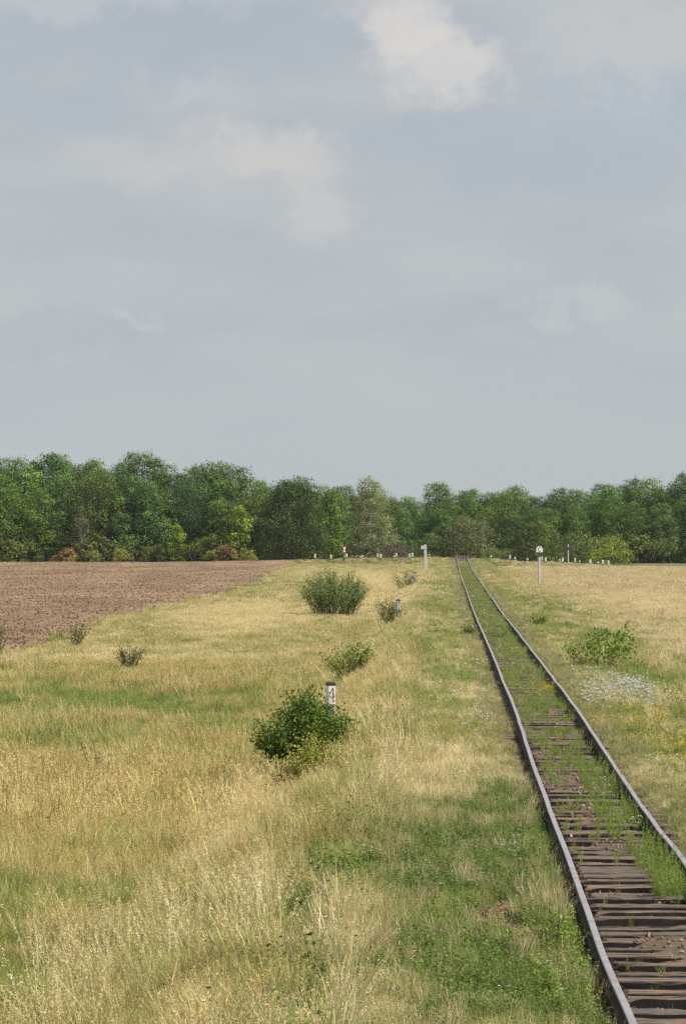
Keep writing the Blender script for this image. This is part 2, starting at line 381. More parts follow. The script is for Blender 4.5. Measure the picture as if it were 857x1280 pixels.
# ------------------------------------------------------------------ ground sheet
rowsY = [-300, -100, -40, 0, 14]
y = 20.0
while y < 640: rowsY.append(y); y += max(.22, y * .0055)
rowsY += [660, 700, 800, 1000, 1300, 1700]
cs = [0.0]; st = .22
while cs[-1] < 11: cs.append(cs[-1] + st)
while cs[-1] < 120: cs.append(cs[-1] + min(4, st)); st *= 1.06
cs += [160, 250, 450, 900, 1600]
cs = np.array(cs); cs = np.concatenate([-cs[:0:-1], cs])
GY, GS = np.meshgrid(np.array(rowsY), cs, indexing='ij'); GX = GS + nominal(np.minimum(GY, 700))
GZ = HT(GX, GY)
GZ = GZ - .06 * infield(GX.ravel(), GY.ravel()).reshape(GZ.shape)
X, Y = GX.ravel(), GY.ravel(); s = np.abs(X - nominal(Y))
gcol = np.tile(np.array([.15, .12, .065]), (len(X), 1))
gmix = (pv(X, Y, 'g') * .7 + fbm(X * .4, Y * .25, 3) * .5)[:, None]
gcol = gcol * (1 - gmix * .6) + np.array([.10, .12, .04]) * gmix * .6
soil = (1 - sst(s, .9, 1.2))[:, None]
gcol = gcol * (1 - soil) + np.array([.115, .082, .055]) * soil
bare = pv(X, Y, 'b')[:, None]; gcol = gcol * (1 - bare) + np.array([.30, .185, .125]) * bare
n1_, n2_ = GX.shape
ii = (np.arange(n1_ - 1)[:, None] * n2_ + np.arange(n2_ - 1)[None]).ravel()
me = mk_mesh('ground', np.stack([X, Y, GZ.ravel()], 1), np.stack([ii, ii + 1, ii + n2_ + 1, ii + n2_], 1), [M_GROUND], smooth=True, vc=gcol)
tag(obj('ground', me), kind='structure')
# ploughed field
fy = np.arange(90, 534, .8); fs = np.concatenate([[-400, -250, -150], np.arange(-95, -21.4, .42)])
FY, FS = np.meshgrid(fy, fs, indexing='ij'); ed = field_edge(fy)[:, None]
FS2 = np.where(FS > -95, FS + (ed + 22) * sst(FS, -60, -25), FS); FX = FS2 + nominal(FY)
cl = fbm(FX * 1.3, FY * 1.3, 4)
FZ = HT(FX, FY) + .05 + (cl - .45) * .2 * sst(FS, -22.0, -24.0)
n1_, n2_ = FX.shape; ii = (np.arange(n1_ - 1)[:, None] * n2_ + np.arange(n2_ - 1)[None]).ravel()
me = mk_mesh('ploughed_field', np.stack([FX.ravel(), FY.ravel(), FZ.ravel()], 1), np.stack([ii, ii + 1, ii + n2_ + 1, ii + n2_], 1), [M_SOIL], smooth=False)
tag(obj('ploughed_field', me), kind='structure')
# road over the crossing
rx_ = np.arange(-60, 120, 1.5); rv_, rf_ = [], []
for i, x in enumerate(rx_):
    z = float(RH(x)) - .02
    for yy in (493.6, 500.4): rv_.append((x, yy, z + .004 + .02))
for i in range(len(rx_) - 1): rf_.append((2 * i, 2 * i + 2, 2 * i + 3, 2 * i + 1))
tag(obj('road', mk_mesh('road', rv_, rf_, [M_ASPH])), kind='structure')

# ------------------------------------------------------------------ railway track
track = empty('railway_track', (float(cx(30)), 30, -.3))
tag(track, 'single railway track of two worn rails on old timber sleepers, weeds growing between them', 'railway track')
T0 = Vector(track.location)
HEAD = [(-.038, -.040), (-.040, -.008), (-.030, 0), (.030, 0), (.040, -.008), (.038, -.040), (.010, -.052), (.009, -.150), (.070, -.165), (.070, -.178), (-.070, -.178), (-.070, -.165), (-.009, -.150), (-.010, -.052)]
def rail_z(Y, k): return TP(Y) + (fbm(np.asarray(Y) * .11 + k * 31, np.zeros_like(Y) + k, 2) - .5) * .05
joints = {-1: [29.0, 53.8, 78.2, 98.8] + [98.8 + 25 * i for i in range(1, 18)], 1: [24.8, 49.8, 74.8, 99.5] + [99.5 + 25 * i for i in range(1, 18)]}
def rail_pos(Y, sd_):
    x = cx(Y) + sd_ * gauge(Y) / 2 + (fbm(np.asarray(Y) * .16 + 50, np.zeros_like(Y) + sd_ * 3, 2) - .5) * .03
    d = np.min(np.abs(np.asarray(Y)[:, None] - np.array(joints[sd_])[None]), axis=1)
    z = rail_z(Y, sd_) - .018 * np.exp(-(d / 1.6) ** 2)
    return x, z
for sd_ in (-1, 1):
    V, Q, MI, b0 = [], [], [], 0
    js = [6.0] + joints[sd_] + [545.0]
    js = [j for j in js if j <= 545]
    for a, b in zip(js[:-1], js[1:]):
        ys = np.linspace(a + .006, b - .006, max(2, int((b - a) / .7)))
        xs, zs = rail_pos(ys, sd_)
        n = len(HEAD)
        ring = np.array([[(x + hx, yv, z + hz) for hx, hz in HEAD] for x, yv, z in zip(xs, ys, zs)]).reshape(-1, 3)
        V.append(ring - np.array(T0)); 
        for i in range(len(ys) - 1):
            for k_ in range(n):
                k2_ = (k_ + 1) % n
                Q.append((b0 + i * n + k_, b0 + (i + 1) * n + k_, b0 + (i + 1) * n + k2_, b0 + i * n + k2_)); MI.append(0 if k_ in (1, 2, 3) else 1)
        Q.append(tuple(b0 + k_ for k_ in range(n))); MI.append(1)
        Q.append(tuple(b0 + (len(ys) - 1) * n + k_ for k_ in range(n))[::-1]); MI.append(1)
        b0 += len(ys) * n
    rail = obj('rail', mk_mesh('rail', np.concatenate(V), Q, [M_RTOP, M_RUST], MI), track)
    for j in joints[sd_][:9]:
        if j < 26: continue
        x, z = rail_pos(np.array([j]), sd_); mb = MB()
        for q in (-1, 1):
            mb.box(*(sorted((q * .012, q * .032))), -.4, .4, -.135, -.055, 0, .004)
            for by in (-.3, -.15, .15, .3): mb.box(*(sorted((q * .032, q * .055))), by - .016, by + .016, -.108, -.078, 0, .006)
        obj('fishplate', mb.mesh('fishplate', [M_RUST]), rail, Vector((x[0], j, z[0])) - T0)
# sleepers
def sleeper_mesh(k):
    r = np.random.default_rng(100 + k); nx = 40
    L, Wd, Hh = 2.7 + r.uniform(-.06, .06), .30 + r.uniform(-.04, .03), .17
    prof = [(-.5, -1), (-.5, -.07), (-.47, 0), (-.25, .0), (0, .0), (.25, .0), (.47, 0), (.5, -.07), (.5, -1)]
    V = []
    for i in range(nx + 1):
        x = (i / nx - .5) * L
        for j, (w, h) in enumerate(prof):
            up = fbm(np.array([x * 5 + k * 7]), np.array([j * 1.7 + k * 3.0]), 3)[0] - .5
            sp = max(0, fbm(np.array([x * 1.3 + k * 11]), np.array([j * .4 + 50.]), 2)[0] - .6) * .25
            V.append((x + (r.uniform(-.03, .03) if i in (0, nx) else 0), w * Wd + up * .012, h * Hh + (up * .022 - sp if h > -.5 else 0)))
    n = len(prof); Q = []
    for i in range(nx):
        for j in range(n - 1): Q.append((i * n + j, (i + 1) * n + j, (i + 1) * n + j + 1, i * n + j + 1))
    Q.append(tuple(range(n))); Q.append(tuple(nx * n + j for j in range(n))[::-1])
    MI = [(1 if j in (0, n - 2) else 0) for i in range(nx) for j in range(n - 1)] + [1, 1]  # sides and ends get the creosote colour with shade painted in
    return mk_mesh('sleeper', V, Q, [M_WOOD, M_TAR_SHADE], MI)
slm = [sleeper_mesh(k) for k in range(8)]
mb = MB(); mb.box(-.17, .17, -.08, .08, 0, .012, 0, .01)
for q in (-1, 1): mb.box(q * .095 - .012, q * .095 + .012, -.05, -.026, .012, .045); mb.box(q * .105 - .012, q * .105 + .012, .026, .05, .012, .05)
plate_me = mb.mesh('tie_plate', [M_RUST])
yv = 26.4; k = 0; farV, farF, farM, fb0 = [], [], [], 0
while yv < 490:
    w = .69 + random.uniform(-.11, .12); x = float(cx(yv)); z = float(TP(yv)) - .19 + random.uniform(-.045, .012)
    rz = -math.atan(.0314) + random.uniform(-.05, .05)
    if k < 100:
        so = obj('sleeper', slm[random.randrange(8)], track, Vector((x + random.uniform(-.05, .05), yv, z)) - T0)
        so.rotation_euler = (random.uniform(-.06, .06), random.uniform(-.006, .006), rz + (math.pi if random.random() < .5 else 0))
        if yv < 75:
            for q in (-1, 1):
                po = obj('tie_plate', plate_me, so, (q * .795, 0, -.002))
    else:
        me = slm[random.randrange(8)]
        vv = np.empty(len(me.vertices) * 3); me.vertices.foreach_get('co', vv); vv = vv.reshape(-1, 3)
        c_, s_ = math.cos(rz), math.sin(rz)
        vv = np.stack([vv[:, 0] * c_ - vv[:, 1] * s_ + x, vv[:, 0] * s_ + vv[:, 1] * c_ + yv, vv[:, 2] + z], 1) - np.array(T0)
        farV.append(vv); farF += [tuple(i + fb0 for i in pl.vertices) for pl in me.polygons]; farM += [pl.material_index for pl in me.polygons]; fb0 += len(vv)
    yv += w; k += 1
fo = obj('sleeper', mk_mesh('sleeper', np.concatenate(farV), farF, [M_WOOD, M_TAR_SHADE], farM), track); fo['kind'] = 'stuff'

# ------------------------------------------------------------------ scattered vegetation (stuff)
def blades(r, n, rad, h, w, lean, seg=3, head=False, hvar=.4):
    th = r.uniform(0, 2 * math.pi, n); rr = rad * np.sqrt(r.random(n))
    base = np.stack([rr * np.cos(th), rr * np.sin(th), np.full(n, -.03)], 1)
    H = h * (1 - hvar + hvar * 1.3 * r.random(n)); ld = r.uniform(0, 2 * math.pi, n)
    L = lean * r.uniform(.3, 1.3, n) * H; fd = ld + math.pi / 2 + r.uniform(-.8, .8, n)
    wv = np.stack([np.cos(fd), np.sin(fd), np.zeros(n)], 1)
    V, Q = [], []; col = r.uniform(.72, 1.25, (n, 1)) * (1 + r.normal(size=(n, 3)) * .05)
    lv = []
    for k in range(seg + 1):
        t_ = k / seg
        c_ = base + np.stack([np.cos(ld) * L * t_ ** 1.8, np.sin(ld) * L * t_ ** 1.8, H * (t_ - .22 * (L / H) * t_ ** 2)], 1)
        ww = w * (1 - .75 * t_ ** 1.5)
        if head and k == seg - 1: ww = w * 1.0
        lv.append(c_ - wv * ww / 2); lv.append(c_ + wv * ww / 2)
    V = np.stack(lv, 1).reshape(-1, 3); m_ = 2 * (seg + 1)
    for k in range(seg):
        Q.append(np.arange(n) [:, None] * m_ + np.array([2 * k, 2 * k + 1, 2 * k + 3, 2 * k + 2])[None])
    Q = np.concatenate(Q); C = np.repeat(col, m_, 0)
    if head:                                             # drooping seed heads on a third of the blades
        sel = np.nonzero(r.random(n) < .4)[0]; tip = V.reshape(n, m_, 3)[sel, -1]
        k_ = 4; cen = np.repeat(tip, k_, 0) + np.stack([np.cos(np.repeat(ld[sel], k_)) * .02, np.sin(np.repeat(ld[sel], k_)) * .02, np.tile(np.array([-.08, -.05, -.02, .01]), len(sel))], 1) * (h / .5)
        nn = r.normal(size=(len(cen), 3)); nn[:, 2] *= .3
        hv, hq = leaves(cen, nn, .045 * h / .5, w * 1.7, r)
        Q = np.concatenate([Q, hq + len(V)]); V = np.concatenate([V, hv]); C = np.concatenate([C, np.tile([1.25, 1.12, 1.0], (len(hv), 1))])
    return V, Q, C
def weedclump(r, n, rad, h, ls):
    d = r.normal(size=(n, 3)); d[:, 2] = np.abs(d[:, 2]); d /= np.linalg.norm(d, axis=1)[:, None]
    c = d * np.array([rad, rad, h]) * r.uniform(.35, 1.05, (n, 1))
    nn = d + r.normal(size=(n, 3)) * .5 + np.array([0, 0, .5])
    V, Q = leaves(c, nn, ls * r.uniform(.6, 1.4, n), ls * .75, r)
    C = np.repeat(r.uniform(.65, 1.35, (n, 1)) * (1 + r.normal(size=(n, 3)) * .06), 4, 0)
    return V, Q, C
def upright(r, stems, h, ls, lpw, spread):
    P, LV = [], []
    for i in range(stems):
        b0 = r.normal(size=2) * spread * .4; ln = r.normal(size=2) * .12; hh = h * r.uniform(.5, 1.1)
        t_ = np.linspace(0, 1, 5)[:, None]; pts = np.concatenate([b0 + ln * t_ ** 1.5 * hh * 1.5, t_ * hh - .03], 1)
        P.append((pts, np.linspace(.004, .0015, 5) * (ls / .03)))
        nl = int(hh / h * lpw); tt = r.uniform(.12, 1, nl)
        c = np.stack([np.interp(tt, t_[:, 0], pts[:, k]) for k in range(3)], 1); an = r.uniform(0, 2 * math.pi, nl)
        wd = ls * .6 * (1.2 - .8 * tt)
        LV.append(c + np.stack([np.cos(an) * wd, np.sin(an) * wd, wd * .5], 1))
    tv, tq = tubes(P, 3); c = np.concatenate(LV); nn = r.normal(size=(len(c), 3)); nn[:, 2] += .6
    lv, lq = leaves(c, nn, ls * r.uniform(.7, 1.5, len(c)), ls * .3, r)
    V = np.concatenate([tv, lv]); Q = np.concatenate([tq, lq + len(tv)])
    C = np.concatenate([np.full((len(tv), 3), .8), np.repeat(r.uniform(.75, 1.3, (len(c), 1)) * np.ones(3), 4, 0)])
    return V, Q, C
def umbel(r, stems, h, spread, fs, nf):                  # stems with flower heads: second material
    P, FL = [], []
    for i in range(stems):
        b0 = r.normal(size=2) * spread; ln = r.normal(size=2) * .1; hh = h * r.uniform(.6, 1.1); t_ = np.linspace(0, 1, 4)[:, None]
        pts = np.concatenate([b0 + ln * t_, t_ * hh - .03], 1); P.append((pts, np.full(4, .0022)))
        FL.append(pts[-1] + np.concatenate([r.normal(size=(nf, 2)) * fs * .8, r.uniform(-.3, .3, (nf, 1)) * fs], 1))
    tv, tq = tubes(P, 3); c = np.concatenate(FL); nn = r.normal(size=(len(c), 3)) * .5 + np.array([0, -.3, 1])
    lv, lq = leaves(c, nn, fs * r.uniform(.7, 1.4, len(c)), fs, r)
    return np.concatenate([tv, lv]), np.concatenate([tq, lq + len(tv)]), np.concatenate([np.full((len(tv), 3), .8), np.ones((len(lv), 3)) * np.repeat(r.uniform(.8, 1.1, (len(c), 1)), 4, 0)]), [0] * len(tq) + [1] * len(lq)
def stone(r, s_):
    import bmesh
    bm = bmesh.new(); bmesh.ops.create_icosphere(bm, subdivisions=1, radius=s_)
    sc_ = r.uniform(.6, 1.2, 3) * np.array([1, 1, .6])
    V = np.array([v.co for v in bm.verts]) * sc_ * r.uniform(.75, 1.2, (len(bm.verts), 1))
    Q = np.array([[v.index for v in f.verts] for f in bm.faces]); bm.free()
    return V, Q, np.ones((len(V), 3)) * r.uniform(.7, 1.2)

def proto_coll(name, builds, mats):
    c = bpy.data.collections.new(name)
    for i, bld in enumerate(builds):
        V, Q, C = bld[:3]; mi = bld[3] if len(bld) > 3 else None
        me = mk_mesh('%s_%02d' % (name, i), V, Q, mats, mi, vc=C)
        c.objects.link(bpy.data.objects.new('%s_%02d' % (name, i), me))
    return c
def scatter_obj(name, coll, nproto, X, Y, scale, colr_, zoff=0.0, tilt=.12, wide=None, kind='stuff', label=None, cat=None, Z=None, wind=True):
    n = len(X)
    if Z is None: Z = HT(X, Y) + zoff
    me = bpy.data.meshes.new(name); me.vertices.add(n)
    me.vertices.foreach_set('co', np.stack([X, Y, Z], 1).astype(np.float32).ravel())
    rot = np.stack([rng.normal(size=n) * tilt, rng.normal(size=n) * tilt + (.10 if wind else 0), rng.uniform(0, 2 * math.pi, n)], 1)
    a = me.attributes.new('rot', 'FLOAT_VECTOR', 'POINT'); a.data.foreach_set('vector', rot.astype(np.float32).ravel())
    sc_ = np.repeat(np.asarray(scale)[:, None], 3, 1)
    if wide is not None: sc_[:, :2] *= wide[:, None]
    a = me.attributes.new('scl', 'FLOAT_VECTOR', 'POINT'); a.data.foreach_set('vector', sc_.astype(np.float32).ravel())
    a = me.attributes.new('idx', 'INT', 'POINT'); a.data.foreach_set('value', rng.integers(0, nproto, n).astype(np.int32))
    cc = np.ones((n, 4), dtype=np.float32); cc[:, :3] = np.clip(colr_, 0, 1)
    a = me.attributes.new('tcol', 'FLOAT_COLOR', 'POINT'); a.data.foreach_set('color', cc.ravel())
    o = obj(name, me)
    ng = bpy.data.node_groups.new(name, 'GeometryNodeTree')
    ng.interface.new_socket('Geometry', in_out='INPUT', socket_type='NodeSocketGeometry'); ng.interface.new_socket('Geometry', in_out='OUTPUT', socket_type='NodeSocketGeometry')
    gi = ng.nodes.new('NodeGroupInput'); go = ng.nodes.new('NodeGroupOutput'); ip = ng.nodes.new('GeometryNodeInstanceOnPoints')
    ci = ng.nodes.new('GeometryNodeCollectionInfo'); ci.inputs['Collection'].default_value = coll; ci.inputs['Separate Children'].default_value = True; ci.inputs['Reset Children'].default_value = True
    def na_(nm, ty):
        q = ng.nodes.new('GeometryNodeInputNamedAttribute'); q.data_type = ty; q.inputs['Name'].default_value = nm; return q.outputs['Attribute']
    L = ng.links.new
    mp_ = ng.nodes.new('GeometryNodeMeshToPoints'); L(gi.outputs[0], mp_.inputs['Mesh']); L(mp_.outputs[0], ip.inputs['Points'])
    L(ci.outputs[0], ip.inputs['Instance']); ip.inputs['Pick Instance'].default_value = True
    L(na_('idx', 'INT'), ip.inputs['Instance Index']); e2 = ng.nodes.new('FunctionNodeEulerToRotation'); L(na_('rot', 'FLOAT_VECTOR'), e2.inputs[0]); L(e2.outputs[0], ip.inputs['Rotation'])
    L(na_('scl', 'FLOAT_VECTOR'), ip.inputs['Scale']); L(ip.outputs[0], go.inputs[0])
    md = o.modifiers.new('scatter', 'NODES'); md.node_group = ng
    tag(o, label, cat, kind=kind)
    return o
R = np.random.default_rng(11)
# level-of-detail sets: blade width grows with distance as neighbouring blades merge
LODS = [(22, 62, 95, 0), (62, 125, 42, 1), (125, 250, 13, 2), (250, 492, 4.6, 3)]
def mk_lod(fn): return [fn(l) for l in range(4)]
spec = [(26, .10, .0055), (26, .16, .0095), (40, .32, .018), (60, .7, .034)]
P_DRY = mk_lod(lambda l: proto_coll('dry_tuft%d' % l, [blades(R, spec[l][0], spec[l][1], .5, spec[l][2] * .9, .42, 3 if l < 2 else 2, True) for _ in range(7)], [M_GR]))
P_GRN = mk_lod(lambda l: proto_coll('green_tuft%d' % l, [blades(R, int(spec[l][0] * 1.2), spec[l][1], .5, spec[l][2] * 1.05, .6, 3 if l < 2 else 2, False) for _ in range(7)], [M_GR]))
wsp = [(60, .13, .058), (64, .19, .075), (90, .36, .10), (110, .7, .15)]
P_WEED = mk_lod(lambda l: proto_coll('weed%d' % l, [weedclump(R, wsp[l][0], wsp[l][1], .5 * (1 if l < 2 else .8), wsp[l][2]) for _ in range(6)], [M_GR]))
usp = [(5, .034, 34, .06), (6, .05, 26, .1), (9, .10, 22, .3), (14, .18, 18, .6)]
P_UP = mk_lod(lambda l: proto_coll('upweed%d' % l, [upright(R, usp[l][0], .5, usp[l][1], usp[l][2], usp[l][3]) for _ in range(6)], [M_GR]))

def lerp(a, b, t_): return np.asarray(a)[None] * (1 - t_[:, None]) + np.asarray(b)[None] * t_[:, None]
BK = {k: [[] for _ in range(4)] for k in ('dry', 'grn', 'weed', 'up')}
for (Y0, Y1, dens, l) in LODS:
    wfun = lambda yv: 2 * (.112 * yv + 3.8)
    area = (wfun(Y0) + wfun(Y1)) / 2 * (Y1 - Y0); n = int(area * dens * 1.25)
    Y = Y0 + (Y1 - Y0) * rng.random(n); keep = rng.random(n) < wfun(Y) / wfun(Y1); Y = Y[keep]
    X = (rng.random(len(Y)) - .5) * wfun(Y)
    s = X - cx(Y)
    ok = ~infield(X + np.abs(rng.normal(size=len(Y))) * .9, Y) & (np.abs(s) > .93) & (np.abs(Y - 497) > 4.5)
    X, Y, s = X[ok], Y[ok], s[ok]; n = len(X)
    G, Sx, Wd_, B, Rr, O, Pp, Yl = (pv(X, Y, k_) for k_ in 'gswbropy')
    nA = fbm(X * .75 + 3, Y * .36, 5); nB = fbm(X * 1.3 + 70, Y * .7, 4); nC = fbm(X * .12 + 33, Y * .07, 3); nD = fbm(X * 2.6 + 8, Y * 2.0 + 90, 3)
    left = s < -4.8; slope = sst(-s, 3.4, 5.0) * (1 - sst(-s, 7.5, 10)); meadow = sst(-s, 6.5, 8.5); sh = (np.abs(s) < 4.6)
    rfield = sst(s, 4.5, 8)
    g = .53 + (nA - .5) * 2.2 + (nD - .5) * 1.2 - .26 * rfield - .15 * slope + .12 * sh
    g = g + G * .5 - Sx * .75 - Pp * .55 + Wd_ * .12 - Rr * .3
    w_ = -.10 + sh * .24 + (nB - .5) * 2.0 + Wd_ * .72 - Pp * .55 - Sx * .55 - meadow * .15 - rfield * .12
    u_ = .04 + .12 * ((s > 1) & (s < 4.8)) + O * .5 + (fbm(X * .9 + 44, Y * .5 + 3, 3) - .62) * .8 + Yl * .25
    r1, r2, r3 = rng.random(n), rng.random(n), rng.random(n)
    kind = np.where(r1 < w_, 2, np.where(r2 < u_, 3, np.where(r3 < g, 1, 0)))
    drop = rng.random(n) < (B * .93 + (1 - sst(np.abs(s), .95, 1.3)) * .25)
    # heights
    hh = np.where(meadow > .5, .95, np.where(np.abs(s) < 3.5, .46, .85)) * (1 + (nC - .5) * .6) * np.exp(rng.normal(size=n) * .22) * (.72 + .56 * sst(fbm(X * 2.2 + 12, Y * 1.6 + 5, 2), .3, .7))
    hh = hh * (1 + .25 * Pp) * (1 + .1 * ((s > 2) & (s < 4.5))) * (1 - .35 * G * meadow)
    hh = hh * (.42 + .58 * sst(np.abs(s), .95, 2.4))
    if Y0 > 100: hh = np.minimum(hh, 1.0)
    hfar = 1 - .35 * sst(Y, 300, 480)
    hh = hh * hfar
    # colours
    t1 = np.clip(nB * 2.2 - .6 + (nD - .5) * 1.2 + rng.normal(size=n) * .22, 0, 1); t2 = np.clip(nA * 1.8 - .4 + (nD - .5) + rng.normal(size=n) * .2, 0, 1)
    cd = lerp((.38, .345, .13), (.70, .615, .37), np.clip(t1 + Pp * .5, 0, 1)); cd = cd * (1 - .8 * Rr[:, None] * .35) + np.array([.40, .25, .16]) * Rr[:, None] * .28
    mw = np.clip(meadow + slope * .6, 0, 1) * (Y < 140) * .55; cd = cd * (1 - mw[:, None]) + np.array([.50, .42, .165]) * mw[:, None]
    pf = rfield * .35; cd = cd * (1 - pf[:, None]) + np.array([.74, .63, .47]) * pf[:, None]
    cg = lerp((.15, .20, .04), (.37, .395, .12), t2); cg = cg * (1 - .4 * G[:, None]) + np.array([.22, .31, .075]) * .4 * G[:, None]
    cw = lerp((.065, .115, .024), (.19, .25, .06), t1); cu = lerp((.24, .27, .10), (.30, .34, .18), t1)
    cu = cu * (1 - Yl[:, None] * .6) + np.array([.55, .45, .06]) * Yl[:, None] * .6
    cu = cu * (1 - O[:, None] * .6) + np.array([.27, .31, .22]) * O[:, None] * .6
    for kk, nm, cc in ((0, 'dry', cd), (1, 'grn', cg), (2, 'weed', cw), (3, 'up', cu)):
        q = (kind == kk) & ~drop
        sc_ = {'dry': 1.0, 'grn': .82, 'weed': .85, 'up': .85}[nm] * hh[q]
        BK[nm][l].append((X[q], Y[q], sc_, cc[q], np.clip(.8 / sc_, 1.0, 2.6) if nm != 'up' else np.ones(len(sc_))))
    if l == 0: NEARPTS = (X, Y, s, Pp, meadow)
# between and beside the rails
def band(Y0, Y1, s0, s1, dens, h, typ, l, c0, c1, thr=0.0, nsc=.5):
    n = int((Y1 - Y0) * abs(s1 - s0) * dens); Y = rng.uniform(Y0, Y1, n); s = rng.uniform(s0, s1, n); X = cx(Y) + s
    q = (fbm(s * nsc * 2.4 + 5, Y * nsc + 60, 3) > thr) & (np.abs(np.abs(s) - .8) > .10)
    q &= rng.random(n) > pv(X, Y, 'b') * .95
    X, Y = X[q], Y[q]; n = len(X); t_ = rng.random(n)
    h_ = h * rng.uniform(.5, 1.25, n); BK[typ][l].append((X, Y, h_, lerp(c0, c1, t_), np.clip(.7 / h_, 1, 2.6) if typ == 'weed' else np.clip(.5 / h_, 1, 1.6)))
UG, UY = (.19, .28, .05), (.38, .46, .12)
band(28, 62, 1.0, 1.7, 45, .42, 'grn', 0, (.18, .20, .06), (.50, .43, .22), .3); band(62, 125, .95, 1.8, 26, .45, 'grn', 1, (.18, .20, .06), (.50, .43, .22), .25); band(125, 470, .95, 1.9, 12, .45, 'grn', 2, (.18, .20, .06), (.50, .43, .22), .2); band(62, 125, -1.7, -.95, 26, .42, 'grn', 1, (.18, .20, .06), (.50, .43, .22), .25); band(125, 470, -1.8, -.95, 12, .42, 'grn', 2, (.18, .20, .06), (.50, .43, .22), .2)
band(60, 75, -.62, .66, 16, .5, 'up', 0, UG, UY, .50); band(45.5, 60, -.1, .66, 22, .62, 'up', 0, UG, UY, .52, .9); band(42, 49, .22, .66, 60, .75, 'up', 0, UG, UY, .25)
band(50, 66, .05, .66, 34, .85, 'up', 0, UG, UY, .45, 1.0); band(64, 84, -.6, .66, 13, .6, 'up', 1, UG, UY, .5, .9); band(46, 62, -.6, -.1, 16, .6, 'up', 0, UG, UY, .5)
band(28, 45, -.68, -.2, 1.4, .5, 'up', 0, UG, (.5, .42, .22), 0); band(33, 46, -.66, .68, .8, .35, 'grn', 0, UG, UY, 0)
band(42, 46, .1, .6, 6, .4, 'up', 0, UG, UY, .2)
band(72, 88, -.66, .68, 30, .45, 'up', 1, UG, UY, .5, 1.0); band(75, 90, -.66, .68, 14, .3, 'grn', 1, UG, UY, .5)
band(86, 142, -.68, .70, 26, .55, 'up', 1, (.20, .27, .06), (.40, .44, .14), .49, 1.0); band(88, 142, -.68, .70, 20, .36, 'grn', 1, (.2, .26, .07), (.48, .44, .2), .42, 1.0); band(90, 140, -.68, .7, 8, .3, 'weed', 1, (.12, .18, .04), (.24, .30, .07), .5)
band(142, 165, -.66, .68, 26, .45, 'up', 1, UG, UY, .48, 1.0)
band(160, 420, -.70, .70, 16, .5, 'up', 2, (.22, .28, .07), (.38, .40, .15), .36); band(160, 470, -.70, .70, 15, .4, 'grn', 2, (.22, .26, .08), (.50, .45, .22), .36)
band(28, 62, -4.0, -.95, 44, .55, 'weed', 0, (.05, .10, .018), (.15, .22, .045), .47, .7); band(28, 62, -4.2, -.95, 15, .7, 'dry', 0, (.36, .31, .14), (.64, .55, .34), .5, .8); band(28, 60, -3.6, -.95, 26, .6, 'grn', 0, (.10, .155, .035), (.29, .32, .10), .4, .9); band(30, 62, .98, 1.7, 30, .32, 'weed', 0, (.09, .14, .035), (.2, .25, .07), .48); band(30, 52, -2.6, -1.0, 55, .36, 'weed', 0, (.12, .18, .035), (.26, .31, .07), .42)
band(33, 41, -1.6, -.98, 50, .6, 'weed', 0, (.13, .20, .035), (.30, .36, .07), .35)
names = {'dry': ('dry_grass', P_DRY, 7, 'dry straw-coloured grass covering the meadow and the track verges', 'grass'), 'grn': ('green_grass', P_GRN, 7, 'green grass growing among the dry grass on both sides of the track', 'grass'),
         'weed': ('leafy_weeds', P_WEED, 6, 'low dark green leafy weeds on the track shoulder and slopes', 'weeds'), 'up': ('upright_weeds', P_UP, 6, 'upright narrow-leaved weeds growing between the rails and in the grass', 'weeds')}
for k_, (nm, pc, npz, lb, ct) in names.items():
    for l in range(4):
        if not BK[k_][l]: continue
        A = [np.concatenate([b_[i] for b_ in BK[k_][l]]) for i in range(5)]
        if len(A[0]) == 0: continue
        scatter_obj(nm, pc[l], npz, A[0], A[1], A[2], A[3], wide=A[4], label=lb + ('', ', middle distance', ', far part', ', farthest part by the crossing')[l], cat=ct)
# tall dry stalks with plumes, near left
def plume(r, h):
    V, Q, C = blades(r, 9, .12, h, .007, .35, 5, False, .3)
    m_ = 12; tips = V.reshape(9, m_, 3)[:, -1]; pr = V.reshape(9, m_, 3)[:, -5]
    tt = r.random((9, 26, 1)); c = (pr[:, None] * (1 - tt) + tips[:, None] * tt).reshape(-1, 3) + r.normal(size=(9 * 26, 3)) * .008
    d = np.repeat(tips - pr, 26, 0); nn = np.cross(d, r.normal(size=d.shape))
    lv, lq = leaves(c, nn, .035, .012, r)
    return np.concatenate([V, lv]), np.concatenate([Q, lq + len(V)]), np.concatenate([C, np.full((len(lv), 3), 1.15)])
P_PL = proto_coll('plume', [plume(R, h) for h in (.9, 1.05, 1.2, 1.0)], [M_GR])
n = 170; Yp = rng.uniform(35, 45, n); Xp = at(rng.uniform(20, 350, n), Yp)
q = (fbm(Xp * .9 + 4, Yp * .5, 3) > .42) & (Xp - cx(Yp) < -4.3); Xp, Yp = Xp[q], Yp[q]
scatter_obj('seed_stalks', P_PL, 4, Xp, Yp, rng.uniform(.8, 1.35, len(Xp)), lerp((.54, .45, .22), (.80, .70, .42), rng.random(len(Xp))), tilt=.16, label='tall pale dry seed stalks standing above the grass at the lower left', cat='grass')
